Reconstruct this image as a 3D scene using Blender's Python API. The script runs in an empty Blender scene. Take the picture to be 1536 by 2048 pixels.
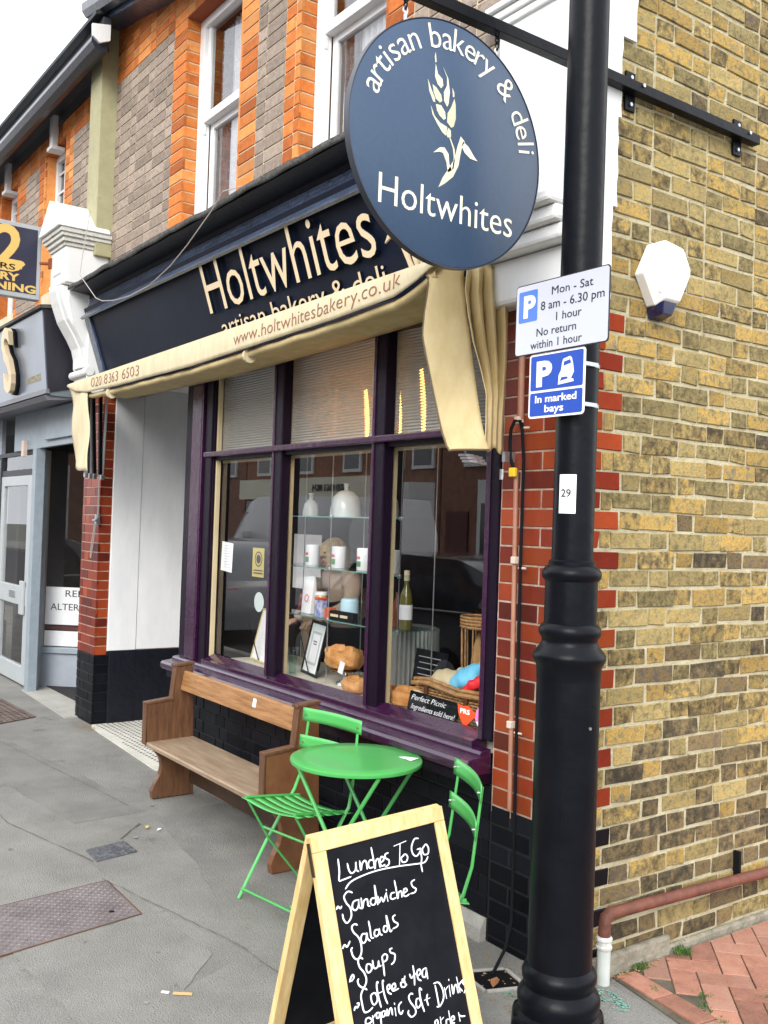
import bpy, bmesh, math, random
from mathutils import Vector, Matrix
rnd = random.Random(7)
S = bpy.context.scene
C = S.collection
# ------------------------------------------------------------------ camera
yaw, pitch, roll = .6225, .0152, .0344
f = Vector((-math.cos(yaw)*math.cos(pitch), math.sin(yaw)*math.cos(pitch), math.sin(pitch)))
r = f.cross(Vector((0, 0, 1))).normalized()
u = r.cross(f)
r, u = math.cos(roll)*r+math.sin(roll)*u, -math.sin(roll)*r+math.cos(roll)*u
CAM = Vector((2.4842, -2.6805, 1.6195))
cam = bpy.data.cameras.new('camera')
cam.sensor_fit = 'VERTICAL'; cam.sensor_height = 36; cam.sensor_width = 27
cam.lens = 1950/2048*36; cam.clip_start = .05; cam.clip_end = 500
co = bpy.data.objects.new('camera', cam); C.objects.link(co)
m = Matrix.Identity(4)
for i in range(3):
    m[i][0] = r[i]; m[i][1] = u[i]; m[i][2] = -f[i]; m[i][3] = CAM[i]
co.matrix_world = m
S.camera = co
VF, VR, VU = f.copy(), r.copy(), u.copy()
def in_view(p, margin=.15):
    d = Vector(p)-CAM; w = d.dot(VF)
    if w < .2: return False
    return abs(d.dot(VR)/w) < 768/1950*(1+margin) and abs(d.dot(VU)/w) < 1024/1950*(1+margin)
# ------------------------------------------------------------------ sky and light
SUN_EL = math.radians(32)
w = bpy.data.worlds.new('World'); S.world = w; w.use_nodes = True
nt = w.node_tree; nt.nodes.clear()
sky = nt.nodes.new('ShaderNodeTexSky'); sky.sky_type = 'NISHITA'; sky.sun_disc = False
sky.sun_elevation = SUN_EL; sky.sun_rotation = math.radians(140); sky.dust_density = 6; sky.air_density = 1; sky.ozone_density = 1
hs = nt.nodes.new('ShaderNodeHueSaturation'); hs.inputs['Saturation'].default_value = .22
tc = nt.nodes.new('ShaderNodeTexCoord'); no = nt.nodes.new('ShaderNodeTexNoise'); no.inputs['Scale'].default_value = 1.6; no.inputs['Detail'].default_value = 5
mx = nt.nodes.new('ShaderNodeMix'); mx.data_type = 'RGBA'
rp = nt.nodes.new('ShaderNodeValToRGB'); rp.color_ramp.elements[0].position = .3; rp.color_ramp.elements[0].color = (10.5, 11, 11.8, 1); rp.color_ramp.elements[1].position = .75; rp.color_ramp.elements[1].color = (14.5, 14.8, 15.2, 1)
bg = nt.nodes.new('ShaderNodeBackground'); bg.inputs['Strength'].default_value = .1
wo = nt.nodes.new('ShaderNodeOutputWorld')
nt.links.new(tc.outputs['Generated'], no.inputs['Vector']); nt.links.new(no.outputs['Fac'], rp.inputs['Fac'])
nt.links.new(sky.outputs[0], hs.inputs['Color'])
mx.inputs[0].default_value = .9
nt.links.new(hs.outputs[0], mx.inputs[6]); nt.links.new(rp.outputs[0], mx.inputs[7])
nt.links.new(mx.outputs[2], bg.inputs[0]); nt.links.new(bg.outputs[0], wo.inputs[0])
sl = bpy.data.lights.new('sun', 'SUN'); sl.energy = 1.5; sl.angle = math.radians(30); sl.color = (1, .96, .9)
so = bpy.data.objects.new('sun', sl); C.objects.link(so)
# from over the street, in front and a little to the right of the shop
sd = Vector((math.cos(SUN_EL)*math.sin(math.radians(40)), -math.cos(SUN_EL)*math.cos(math.radians(40)), math.sin(SUN_EL)))
so.rotation_euler = sd.to_track_quat('Z', 'Y').to_euler(); so.location = (0, -8, 12)
vs = S.view_settings; vs.view_transform = 'Standard'; vs.look = 'None'; vs.exposure = .95; vs.gamma = 1; vs.use_curve_mapping = False
# ------------------------------------------------------------------ materials
MATS = {}
def mat(name, col, rough=.6, metal=0, spec=.5, bump=0, bscale=30, var=0, vscale=8, col2=None, coat=0, stain=None, em=None, ems=1, st=None):
    """principled material with world-space noise tint and fine relief"""
    if name in MATS: return MATS[name]
    M = bpy.data.materials.new(name); M.use_nodes = True; n = M.node_tree; N = n.nodes; L = n.links
    b = N['Principled BSDF']; b.inputs['Base Color'].default_value = (*col, 1); b.inputs['Roughness'].default_value = rough
    b.inputs['Metallic'].default_value = metal; b.inputs['Specular IOR Level'].default_value = spec
    if coat: b.inputs['Coat Weight'].default_value = coat; b.inputs['Coat Roughness'].default_value = .12
    if em: b.inputs['Emission Color'].default_value = (*em, 1); b.inputs['Emission Strength'].default_value = ems
    g0 = N.new('ShaderNodeNewGeometry'); g = g0
    if st:      # stretched for grain or streaks
        vm = N.new('ShaderNodeVectorMath'); vm.operation = 'MULTIPLY'; vm.inputs[1].default_value = st; L.new(g0.outputs['Position'], vm.inputs[0]); g = type('q', (), {'outputs': {'Position': vm.outputs[0]}})()
    if var or col2:
        t = N.new('ShaderNodeTexNoise'); t.inputs['Scale'].default_value = vscale; t.inputs['Detail'].default_value = 6; t.inputs['Roughness'].default_value = .65
        L.new(g.outputs['Position'], t.inputs['Vector'])
        cr = N.new('ShaderNodeValToRGB'); e = cr.color_ramp.elements
        c2 = col2 if col2 else tuple(min(1, c*(1+var)) for c in col)
        c1 = col if col2 else tuple(c*(1-var) for c in col)
        e[0].position = .35; e[0].color = (*c1, 1); e[1].position = .68; e[1].color = (*c2, 1)
        L.new(t.outputs['Fac'], cr.inputs['Fac']); L.new(cr.outputs[0], b.inputs['Base Color'])
        last = cr.outputs[0]
        if stain:
            t3 = N.new('ShaderNodeTexNoise'); t3.inputs['Scale'].default_value = stain[1]; t3.inputs['Detail'].default_value = 8; t3.inputs['Roughness'].default_value = .75
            L.new(g.outputs['Position'], t3.inputs['Vector'])
            r3 = N.new('ShaderNodeMapRange'); r3.inputs[1].default_value = stain[2]; r3.inputs[2].default_value = stain[2]+.08
            L.new(t3.outputs['Fac'], r3.inputs[0])
            m3 = N.new('ShaderNodeMix'); m3.data_type = 'RGBA'; L.new(r3.outputs[0], m3.inputs[0]); L.new(last, m3.inputs[6]); m3.inputs[7].default_value = (*stain[0], 1)
            L.new(m3.outputs[2], b.inputs['Base Color'])
    if bump:
        t2 = N.new('ShaderNodeTexNoise'); t2.inputs['Scale'].default_value = bscale; t2.inputs['Detail'].default_value = 6
        L.new(g.outputs['Position'], t2.inputs['Vector'])
        bp = N.new('ShaderNodeBump'); bp.inputs['Strength'].default_value = bump; bp.inputs['Distance'].default_value = .01
        L.new(t2.outputs['Fac'], bp.inputs['Height']); L.new(bp.outputs[0], b.inputs['Normal'])
    MATS[name] = M
    return M
def brickmat(name, stops, rough=.85, spec=.3, bump=.5, bscale=90, tint=.35, mottle=14, spots=None, coat=0, per=1.0):
    """per-brick colour from object/island random, mottled by world noise"""
    M = bpy.data.materials.new(name); M.use_nodes = True; n = M.node_tree; N = n.nodes; L = n.links
    b = N['Principled BSDF']; b.inputs['Roughness'].default_value = rough; b.inputs['Specular IOR Level'].default_value = spec
    if coat: b.inputs['Coat Weight'].default_value = coat; b.inputs['Coat Roughness'].default_value = .08
    g = N.new('ShaderNodeNewGeometry'); oi = N.new('ShaderNodeObjectInfo')
    ad = N.new('ShaderNodeMath'); ad.operation = 'ADD'; L.new(g.outputs['Random Per Island'], ad.inputs[0]); L.new(oi.outputs['Random'], ad.inputs[1])
    fr = N.new('ShaderNodeMath'); fr.operation = 'FRACT'; L.new(ad.outputs[0], fr.inputs[0])
    t = N.new('ShaderNodeTexNoise'); t.inputs['Scale'].default_value = mottle; t.inputs['Detail'].default_value = 7; t.inputs['Roughness'].default_value = .7
    sc = N.new('ShaderNodeVectorMath'); sc.operation = 'ADD'
    cx = N.new('ShaderNodeCombineXYZ'); mu = N.new('ShaderNodeMath'); mu.operation = 'MULTIPLY'; mu.inputs[1].default_value = 37
    L.new(fr.outputs[0], mu.inputs[0]); L.new(mu.outputs[0], cx.inputs[0]); L.new(g.outputs['Position'], sc.inputs[0]); L.new(cx.outputs[0], sc.inputs[1])
    L.new(sc.outputs[0], t.inputs['Vector'])
    ma = N.new('ShaderNodeMath'); ma.operation = 'MULTIPLY_ADD'; ma.inputs[1].default_value = tint*4; L.new(t.outputs['Fac'], ma.inputs[0])
    m2 = N.new('ShaderNodeMath'); m2.operation = 'MULTIPLY'; m2.inputs[1].default_value = per; L.new(fr.outputs[0], m2.inputs[0])
    m3 = N.new('ShaderNodeMath'); m3.operation = 'SUBTRACT'; m3.inputs[1].default_value = tint*2-(.5-.5*per); L.new(m2.outputs[0], m3.inputs[0]); L.new(m3.outputs[0], ma.inputs[2])
    cr = N.new('ShaderNodeValToRGB'); e = cr.color_ramp.elements
    e[0].position = stops[0][0]; e[0].color = (*stops[0][1], 1); e[1].position = stops[-1][0]; e[1].color = (*stops[-1][1], 1)
    for p, c in stops[1:-1]:
        q = e.new(p); q.color = (*c, 1)
    L.new(ma.outputs[0], cr.inputs['Fac'])
    out = cr.outputs[0]
    if spots:
        t2 = N.new('ShaderNodeTexNoise'); t2.inputs['Scale'].default_value = spots[1]; t2.inputs['Detail'].default_value = 8; t2.inputs['Roughness'].default_value = .8
        L.new(sc.outputs[0], t2.inputs['Vector'])
        mr = N.new('ShaderNodeMapRange'); mr.inputs[1].default_value = spots[2]; mr.inputs[2].default_value = spots[2]+.07; L.new(t2.outputs['Fac'], mr.inputs[0])
        mm = N.new('ShaderNodeMix'); mm.data_type = 'RGBA'; L.new(mr.outputs[0], mm.inputs[0]); L.new(out, mm.inputs[6]); mm.inputs[7].default_value = (*spots[0], 1)
        out = mm.outputs[2]
    # per brick brightness
    hv = N.new('ShaderNodeHueSaturation'); f2 = N.new('ShaderNodeMath'); f2.operation = 'MULTIPLY'; f2.inputs[1].default_value = 7.31; L.new(fr.outputs[0], f2.inputs[0])
    f3 = N.new('ShaderNodeMath'); f3.operation = 'FRACT'; L.new(f2.outputs[0], f3.inputs[0])
    mv = N.new('ShaderNodeMapRange'); mv.inputs[3].default_value = .72; mv.inputs[4].default_value = 1.2; L.new(f3.outputs[0], mv.inputs[0])
    L.new(mv.outputs[0], hv.inputs['Value']); L.new(out, hv.inputs['Color']); L.new(hv.outputs[0], b.inputs['Base Color'])
    if bump:
        t4 = N.new('ShaderNodeTexNoise'); t4.inputs['Scale'].default_value = bscale; t4.inputs['Detail'].default_value = 5; L.new(sc.outputs[0], t4.inputs['Vector'])
        bp = N.new('ShaderNodeBump'); bp.inputs['Strength'].default_value = bump; bp.inputs['Distance'].default_value = .006
        L.new(t4.outputs['Fac'], bp.inputs['Height']); L.new(bp.outputs[0], b.inputs['Normal'])
    MATS[name] = M
    return M
def glassmat(name, ior=1.5, tint=(1, 1, 1), rough=0.0, opaque=0, opcol=(.3, .3, .28)):
    M = bpy.data.materials.new(name); M.use_nodes = True; n = M.node_tree; N = n.nodes; L = n.links
    N.clear(); o = N.new('ShaderNodeOutputMaterial'); fr = N.new('ShaderNodeFresnel'); fr.inputs[0].default_value = ior
    t = N.new('ShaderNodeBsdfTransparent'); t.inputs[0].default_value = (*tint, 1); g = N.new('ShaderNodeBsdfGlossy'); g.inputs['Roughness'].default_value = rough
    mx = N.new('ShaderNodeMixShader'); ge = N.new('ShaderNodeNewGeometry'); om = N.new('ShaderNodeMath'); om.operation = 'SUBTRACT'; om.inputs[0].default_value = 1; L.new(ge.outputs['Backfacing'], om.inputs[1])
    mf = N.new('ShaderNodeMath'); mf.operation = 'MULTIPLY'; L.new(fr.outputs[0], mf.inputs[0]); L.new(om.outputs[0], mf.inputs[1]); L.new(mf.outputs[0], mx.inputs[0]); L.new(g.outputs[0], mx.inputs[2])
    if opaque:
        d = N.new('ShaderNodeBsdfTranslucent'); d.inputs[0].default_value = (*opcol, 1); d2 = N.new('ShaderNodeBsdfDiffuse'); d2.inputs[0].default_value = (*opcol, 1)
        ms = N.new('ShaderNodeMixShader'); L.new(d.outputs[0], ms.inputs[1]); L.new(d2.outputs[0], ms.inputs[2])
        m2 = N.new('ShaderNodeMixShader'); m2.inputs[0].default_value = opaque; L.new(t.outputs[0], m2.inputs[1]); L.new(ms.outputs[0], m2.inputs[2]); L.new(m2.outputs[0], mx.inputs[1])
    else: L.new(t.outputs[0], mx.inputs[1])
    L.new(mx.outputs[0], o.inputs[0]); MATS[name] = M
    return M
stock = brickmat('stock brick', [(0, (.07, .052, .025)), (.2, (.14, .1, .042)), (.38, (.23, .17, .065)), (.5, (.29, .215, .085)), (.64, (.42, .26, .055)), (.78, (.3, .2, .075)), (.9, (.25, .2, .1)), (1, (.17, .135, .08))], bump=1, bscale=80, tint=.6, mottle=24, spots=((.09, .068, .035), 60, .62), per=.45)
glazed = brickmat('red glazed brick', [(0, (.09, .014, .009)), (.5, (.19, .026, .012)), (1, (.28, .05, .014))], spec=.25, rough=.4, bump=.15, bscale=25, tint=.15, mottle=9, coat=.08)
glazed_s = brickmat('dull red quoin brick', [(0, (.13, .016, .009)), (.5, (.22, .028, .012)), (1, (.3, .055, .015))], spec=.06, rough=.7, bump=.2, bscale=25, tint=.2, mottle=9)
blackb = brickmat('black glazed brick', [(0, (.003, .0035, .006)), (1, (.009, .010, .015))], spec=.14, rough=.42, bump=.2, bscale=25, tint=.2, coat=0)
orange = brickmat('orange brick', [(0, (.42, .11, .025)), (.5, (.6, .18, .036)), (1, (.66, .28, .09))], rough=.85, bump=.5, bscale=60, tint=.4, mottle=20, spots=((.3, .12, .05), 34, .63))
greyb = brickmat('grey brick', [(0, (.19, .145, .115)), (.5, (.31, .25, .205)), (1, (.42, .33, .26))], rough=.9, bump=.5, bscale=60, tint=.6, mottle=30, per=.2, spots=((.14, .11, .1), 70, .58))
paverm = brickmat('clay paver', [(0, (.26, .12, .085)), (.5, (.37, .175, .12)), (1, (.42, .23, .17))], rough=.9, bump=.6, bscale=120, tint=.5, mottle=12, spots=((.2, .15, .12), 26, .62))
mortar_y = mat('buff mortar', (.36, .31, .19), .95, bump=.8, bscale=70, col2=(.5, .455, .31), vscale=9, stain=((.2, .165, .1), 7, .6))
mortar_r = mat('pink mortar', (.3, .2, .15), .9, bump=.5, col2=(.52, .38, .3), vscale=16)
mortar_k = mat('black painted joint', (.006, .007, .01), .6, bump=.3)
mortar_o = mat('pale mortar', (.62, .52, .36), .95, bump=.3, var=.15)
white = mat('white masonry paint', (.74, .75, .74), .75, bump=.35, bscale=40, var=.05, vscale=5, stain=((.33, .33, .31), 5.5, .68))
whitec = mat('clean white paint', (.7, .71, .7), .6, bump=.1, bscale=30, col2=(.76, .77, .77), vscale=5, stain=((.42, .41, .37), 5, .66), st=(1.5, 1.5, .45))
wallgrey = mat('doorway white paint', (.72, .73, .75), .7, bump=.08, bscale=45, col2=(.82, .83, .84), vscale=4, stain=((.55, .54, .5), 6, .68), st=(1.5, 1.5, .5))
woodwhite = mat('white sash paint', (.78, .79, .79), .45, bump=.15, bscale=50, var=.04)
purple = mat('purple gloss paint', (.034, .006, .033), .25, spec=.5, bump=.35, bscale=28, var=.25, vscale=20, coat=.5)
darkp = mat('dark purple paint', (.007, .002, .010), .42, spec=.2, bump=.25, bscale=28)
lining = mat('cream lining paint', (.5, .41, .25), .5, var=.06, bump=.1)
navy = mat('navy fascia paint', (.0045, .008, .021), .42, spec=.14, bump=.1, bscale=12, var=.2, vscale=3)
navyg = mat('sky sheen navy gloss', (.045, .068, .125), .3, bump=1, bscale=34, var=.4, coat=.6)  # base blue lightened: the cornice band's sky reflection is put into the colour
lead = mat('weathered lead', (.07, .07, .068), .85, bump=1, bscale=55, var=.5, vscale=30)
gold = mat('cream lettering', (.74, .6, .4), .5, bump=.1)
canvas = mat('cream awning canvas', (.58, .49, .31), .8, bump=.35, bscale=22, col2=(.68, .6, .41), vscale=7, stain=((.5, .42, .28), 7, .62), st=(1.6, 1.6, .5))
canvas_t = mat('tan awning canvas', (.5, .38, .18), .75, bump=.4, bscale=18, col2=(.62, .5, .27), vscale=6, stain=((.3, .22, .1), 6, .64), st=(1.5, 1.5, .6))
brown = mat('brown print', (.26, .12, .08), .8)
metal = mat('galvanised metal', (.5, .52, .54), .35, metal=.9, bump=.2)
whitemetal = mat('white coated metal', (.75, .77, .8), .3)
black = mat('black gloss paint', (.004, .0045, .007), .34, spec=.13, bump=.3, bscale=14, var=.2, stain=((.16, .17, .19), 42, .75))
blackm = mat('black matt', (.006, .006, .008), .7, spec=.15)
signblue = mat('sign blue', (.027, .058, .115), .4, bump=.05, var=.06, vscale=60)
cream = mat('sign cream', (.82, .78, .6), .5)
stock_b = brickmat('brown stock brick', [(0, (.045, .036, .022)), (.3, (.09, .068, .036)), (.5, (.14, .105, .052)), (.7, (.2, .135, .052)), (.85, (.15, .115, .07)), (1, (.12, .09, .062))], bump=1, bscale=80, tint=.7, mottle=26, spots=((.04, .035, .03), 50, .6), per=.6)
stock_o = brickmat('olive stock brick', [(0, (.1, .08, .035)), (.3, (.19, .15, .062)), (.5, (.27, .21, .09)), (.7, (.31, .24, .1)), (.85, (.38, .25, .07)), (1, (.23, .17, .08))], bump=1, bscale=80, tint=.6, mottle=34, spots=((.1, .08, .045), 60, .6), per=.4)
green = mat('green powder coat', (.075, .40, .095), .32, bump=.03, coat=.35, var=.03)
wood = mat('worn oak', (.085, .037, .018), .42, bump=.2, bscale=40, col2=(.165, .078, .037), vscale=9, coat=.15, st=(4, 4, .6))
woodl = mat('worn pine seat', (.23, .155, .095), .5, bump=.25, bscale=30, col2=(.37, .28, .195), vscale=7, st=(.5, 6, 6))
woodr = mat('honey oak rail', (.22, .1, .035), .42, bump=.15, col2=(.42, .22, .09), vscale=8, st=(.5, 6, 6))
woodd = mat('dark wood', (.05, .026, .014), .45, bump=.1, var=.3)
pine = mat('varnished pine', (.6, .41, .16), .45, bump=.08, col2=(.76, .58, .3), vscale=9, st=(5, 5, .5))
slate = mat('blackboard', (.004, .0045, .007), .55, spec=.12, bump=.05, col2=(.009, .01, .014), vscale=9)
chalk = mat('white chalk pen', (.85, .87, .9), .7)
copper = mat('pinkish brown pipe', (.36, .17, .11), .45, bump=.15, var=.15)
rust = mat('rust red pipe paint', (.1, .032, .02), .65, bump=.5, col2=(.19, .06, .035), vscale=14)
plastic = mat('white plastic', (.85, .85, .83), .35)
pvc = mat('grey white pipe', (.55, .58, .55), .5, var=.12)
navyp = mat('dark blue lens', (.006, .008, .05), .15, coat=.5)
paper = mat('white paper', (.85, .86, .88), .7)
frameb = mat('pale blue grey frame', (.27, .32, .365), .45, bump=.2, var=.08, vscale=12, stain=((.25, .2, .14), 13, .7))
panelg = mat('grey blue panel', (.3, .33, .38), .5, bump=.2, var=.06)
signgrey = mat('grey gloss fascia', (.13, .15, .19), .3, var=.08, vscale=2, coat=.3)
green_p = mat('sage render', (.36, .34, .2), .85, bump=.3, var=.08)
slatec = mat('roof slate', (.08, .085, .1), .6, bump=.4, var=.3)
gutterm = mat('black gutter', (.02, .024, .035), .3, bump=.3, coat=.2)
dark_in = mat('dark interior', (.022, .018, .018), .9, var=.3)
glass = glassmat('shop glass', 2.1)
reed = glassmat('reeded glass', 1.9, (.8, .8, .76), .16, .5, (.72, .71, .66))
shelfglass = glassmat('shelf glass', 1.5, (.85, .95, .92), 0)
wicker = mat('wicker', (.26, .12, .04), .6, bump=.6, bscale=90, col2=(.5, .29, .11), vscale=40)
crust = mat('bread crust', (.42, .15, .03), .6, bump=.6, bscale=40, col2=(.66, .36, .12), vscale=18)
# ------------------------------------------------------------------ mesh helpers
class MB:
    def __init__(s): s.v = []; s.f = []; s.mi = []
    def add(s, vs, fs, mi=0):
        k = len(s.v); s.v += [tuple(v) for v in vs]; s.f += [tuple(i+k for i in q) for q in fs]; s.mi += [mi]*len(fs); return s
    def box(s, x0, y0, z0, x1, y1, z1, mi=0):
        x0, x1 = sorted((x0, x1)); y0, y1 = sorted((y0, y1)); z0, z1 = sorted((z0, z1))
        return s.add([(x0, y0, z0), (x1, y0, z0), (x1, y1, z0), (x0, y1, z0), (x0, y0, z1), (x1, y0, z1), (x1, y1, z1), (x0, y1, z1)],
                     [(0, 3, 2, 1), (4, 5, 6, 7), (0, 1, 5, 4), (1, 2, 6, 5), (2, 3, 7, 6), (3, 0, 4, 7)], mi)
    def obox(s, c, ax, ay, az, hx, hy, hz, mi=0):
        c = Vector(c); ax = Vector(ax).normalized()*hx; ay = Vector(ay).normalized()*hy; az = Vector(az).normalized()*hz
        P = [c+a*ax+b*ay+d*az for d in (-1, 1) for a, b in ((-1, -1), (1, -1), (1, 1), (-1, 1))]
        return s.add(P, [(0, 3, 2, 1), (4, 5, 6, 7), (0, 1, 5, 4), (1, 2, 6, 5), (2, 3, 7, 6), (3, 0, 4, 7)], mi)
    def prism(s, poly, fn0, fn1, mi=0, caps=True):
        """poly: list of 2d; fn0/fn1 map 2d to the two end sections"""
        n = len(poly); k = [fn0(*p) for p in poly]+[fn1(*p) for p in poly]
        fs = [(i, (i+1) % n, n+(i+1) % n, n+i) for i in range(n)]
        if caps: fs += [tuple(range(n-1, -1, -1)), tuple(range(n, 2*n))]
        return s.add(k, fs, mi)
    def ext_x(s, poly, x0, x1, mi=0): return s.prism(poly, lambda a, b: (x0, a, b), lambda a, b: (x1, a, b), mi)
    def ext_y(s, poly, y0, y1, mi=0): return s.prism(poly, lambda a, b: (a, y0, b), lambda a, b: (a, y1, b), mi)
    def ext_z(s, poly, z0, z1, mi=0): return s.prism(poly, lambda a, b: (a, b, z0), lambda a, b: (a, b, z1), mi)
    def tube(s, pts, rad, seg=8, mi=0, flat=None):
        pts = [Vector(p) for p in pts]; R = rad if isinstance(rad, (list, tuple)) else [rad]*len(pts)
        vs = []; prev = None
        for i, p in enumerate(pts):
            d = (pts[min(i+1, len(pts)-1)]-pts[max(i-1, 0)])
            if d.length < 1e-9: d = Vector((0, 0, 1))
            d.normalize()
            if prev is None: a = d.cross(Vector((0, 0, 1)) if abs(d.z) < .9 else Vector((1, 0, 0))).normalized()
            else:
                a = (prev-d*prev.dot(d)); a = a.normalized() if a.length > 1e-6 else d.orthogonal().normalized()
            prev = a; b = d.cross(a)
            for k in range(seg):
                t = 2*math.pi*k/seg; vs.append(p+(a*math.cos(t)+b*math.sin(t)*(flat or 1))*R[i])
        fs = []
        for i in range(len(pts)-1):
            for k in range(seg):
                fs.append((i*seg+k, i*seg+(k+1) % seg, (i+1)*seg+(k+1) % seg, (i+1)*seg+k))
        fs += [tuple(range(seg-1, -1, -1)), tuple((len(pts)-1)*seg+k for k in range(seg))]
        return s.add(vs, fs, mi)
    def lathe(s, prof, c=(0, 0, 0), seg=24, mi=0, caps=True, rot=0, fn=None):
        vs = []
        for i, (q, z) in enumerate(prof):
            for k in range(seg):
                t = 2*math.pi*k/seg+rot; qq = q*(fn(t, i) if fn else 1)
                vs.append((c[0]+qq*math.cos(t), c[1]+qq*math.sin(t), c[2]+z))
        fs = []
        for i in range(len(prof)-1):
            for k in range(seg): fs.append((i*seg+k, i*seg+(k+1) % seg, (i+1)*seg+(k+1) % seg, (i+1)*seg+k))
        if caps: fs += [tuple(range(seg-1, -1, -1)), tuple((len(prof)-1)*seg+k for k in range(seg))]
        return s.add(vs, fs, mi)
    def grid(s, fn, nu, nv, mi=0):
        vs = [fn(i/nu, j/nv) for j in range(nv+1) for i in range(nu+1)]
        return s.add(vs, [(j*(nu+1)+i, j*(nu+1)+i+1, (j+1)*(nu+1)+i+1, (j+1)*(nu+1)+i) for j in range(nv) for i in range(nu)], mi)
    def xf(s, M):
        s.v = [tuple(M @ Vector(v)) for v in s.v]; return s
    def mesh(s, name, mats, smooth=False):
        me = bpy.data.meshes.new(name); me.from_pydata(s.v, [], s.f); me.validate()
        mats = mats if isinstance(mats, (list, tuple)) else [mats]
        for q in mats: me.materials.append(q)
        if len(mats) > 1 and len(me.polygons) == len(s.mi):
            me.polygons.foreach_set('material_index', s.mi)
        b = bmesh.new(); b.from_mesh(me); bmesh.ops.recalc_face_normals(b, faces=b.faces); b.to_mesh(me); b.free()
        if smooth: me.polygons.foreach_set('use_smooth', [True]*len(me.polygons))
        me.update(); return me
def wloc(p):
    v = Vector((0, 0, 0))
    while p is not None: v += p.location; p = p.parent
    return v
def build(name, mb, mats, parent=None, smooth=False, bevel=0, kind=None, local=False, seg=2, thick=0, origin=None, sub=0):
    """link a mesh whose coordinates are in world space (or parent space with local=True)"""
    off = Vector((0, 0, 0)) if local else wloc(parent)
    if origin is not None: off = Vector(origin)
    if off.length > 0: mb.v = [tuple(Vector(v)-off) for v in mb.v]
    o = bpy.data.objects.new(name, mb.mesh(name, mats, smooth)); C.objects.link(o)
    if parent is not None: o.parent = parent
    if origin is not None: o.location = off-wloc(parent) if parent is not None else off
    if thick:
        q = o.modifiers.new('thickness', 'SOLIDIFY'); q.thickness = thick; q.offset = 0
    if bevel:
        q = o.modifiers.new('bevel', 'BEVEL'); q.width = bevel; q.segments = seg; q.limit_method = 'ANGLE'; q.angle_limit = math.radians(40)
    if sub:
        q = o.modifiers.new('sub', 'SUBSURF'); q.levels = sub; q.render_levels = sub
    if smooth and not sub:
        try:
            o.data.set_sharp_from_angle(angle=math.radians(38))
        except Exception: pass
    if kind: o['kind'] = kind
    return o
def thing(name, label, cat, loc=(0, 0, 0), group=None, rz=0):
    o = bpy.data.objects.new(name, None); C.objects.link(o); o.location = loc; o.rotation_euler = (0, 0, rz)
    o.empty_display_size = .1; o['label'] = label; o['category'] = cat
    if group: o['group'] = group
    return o
def tag(o, label, cat, group=None):
    o['label'] = label; o['category'] = cat
    if group: o['group'] = group
    return o
_fonts = {}
def text_mb(txt, size=1, ext=.002, off=0, sx=1, shear=0, align='LEFT', space=1, res=3):
    """letters as a solid in the xz plane facing -y; returns MB with origin at the baseline left"""
    c = bpy.data.curves.new('t', 'FONT'); c.body = txt; c.size = size; c.extrude = ext; c.offset = off; c.shear = shear; c.align_x = align; c.space_character = space; c.resolution_u = res
    o = bpy.data.objects.new('t', c); C.objects.link(o)
    dg = bpy.context.evaluated_depsgraph_get(); me = bpy.data.meshes.new_from_object(o.evaluated_get(dg))
    b = MB(); b.add([(v.co.x*sx, -v.co.z, v.co.y) for v in me.vertices], [tuple(p.vertices) for p in me.polygons])
    bpy.data.objects.remove(o); bpy.data.meshes.remove(me); bpy.data.curves.remove(c)
    return b
def frame(o, right, up):
    """matrix taking text space (x right, z up, -y towards the reader) to the world"""
    right = Vector(right).normalized(); up = Vector(up).normalized(); n = up.cross(right)   # into the sign
    M = Matrix.Identity(4)
    for i in range(3): M[i][0] = right[i]; M[i][1] = n[i]; M[i][2] = up[i]; M[i][3] = o[i]
    # text -y faces reader: reader is opposite to n
    return M
def stroke_mb(mb, pts, w, t, fn):
    """a round-ended flat pen stroke; pts in 2d, fn(a,b,h) to world with h above the surface"""
    P = [Vector(p) for p in pts]
    # Catmull-Rom smoothing
    Q = []
    for i in range(len(P)-1):
        p0, p1, p2, p3 = P[max(i-1, 0)], P[i], P[i+1], P[min(i+2, len(P)-1)]
        n = 4 if len(P) > 2 else 1
        for k in range(n):
            s = k/n; Q.append(.5*((2*p1)+(p2-p0)*s+(2*p0-5*p1+4*p2-p3)*s*s+(3*p1-p0-3*p2+p3)*s**3))
    Q.append(P[-1])
    L = []; R = []
    for i, q in enumerate(Q):
        d = Q[min(i+1, len(Q)-1)]-Q[max(i-1, 0)]
        if d.length < 1e-7: d = Vector((1, 0))
        d.normalize(); nrm = Vector((-d.y, d.x))*w*(.75+.35*abs(d.y))
        if i == 0: q = q-d*w*.7
        if i == len(Q)-1: q = q+d*w*.7
        e = .55 if i in (0, len(Q)-1) else 1
        L.append(q+nrm*e); R.append(q-nrm*e)
    vs = [fn(p.x, p.y, t) for p in L]+[fn(p.x, p.y, t) for p in R]; n = len(Q)
    mb.add(vs, [(i, i+1, n+i+1, n+i) for i in range(n-1)])
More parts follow.
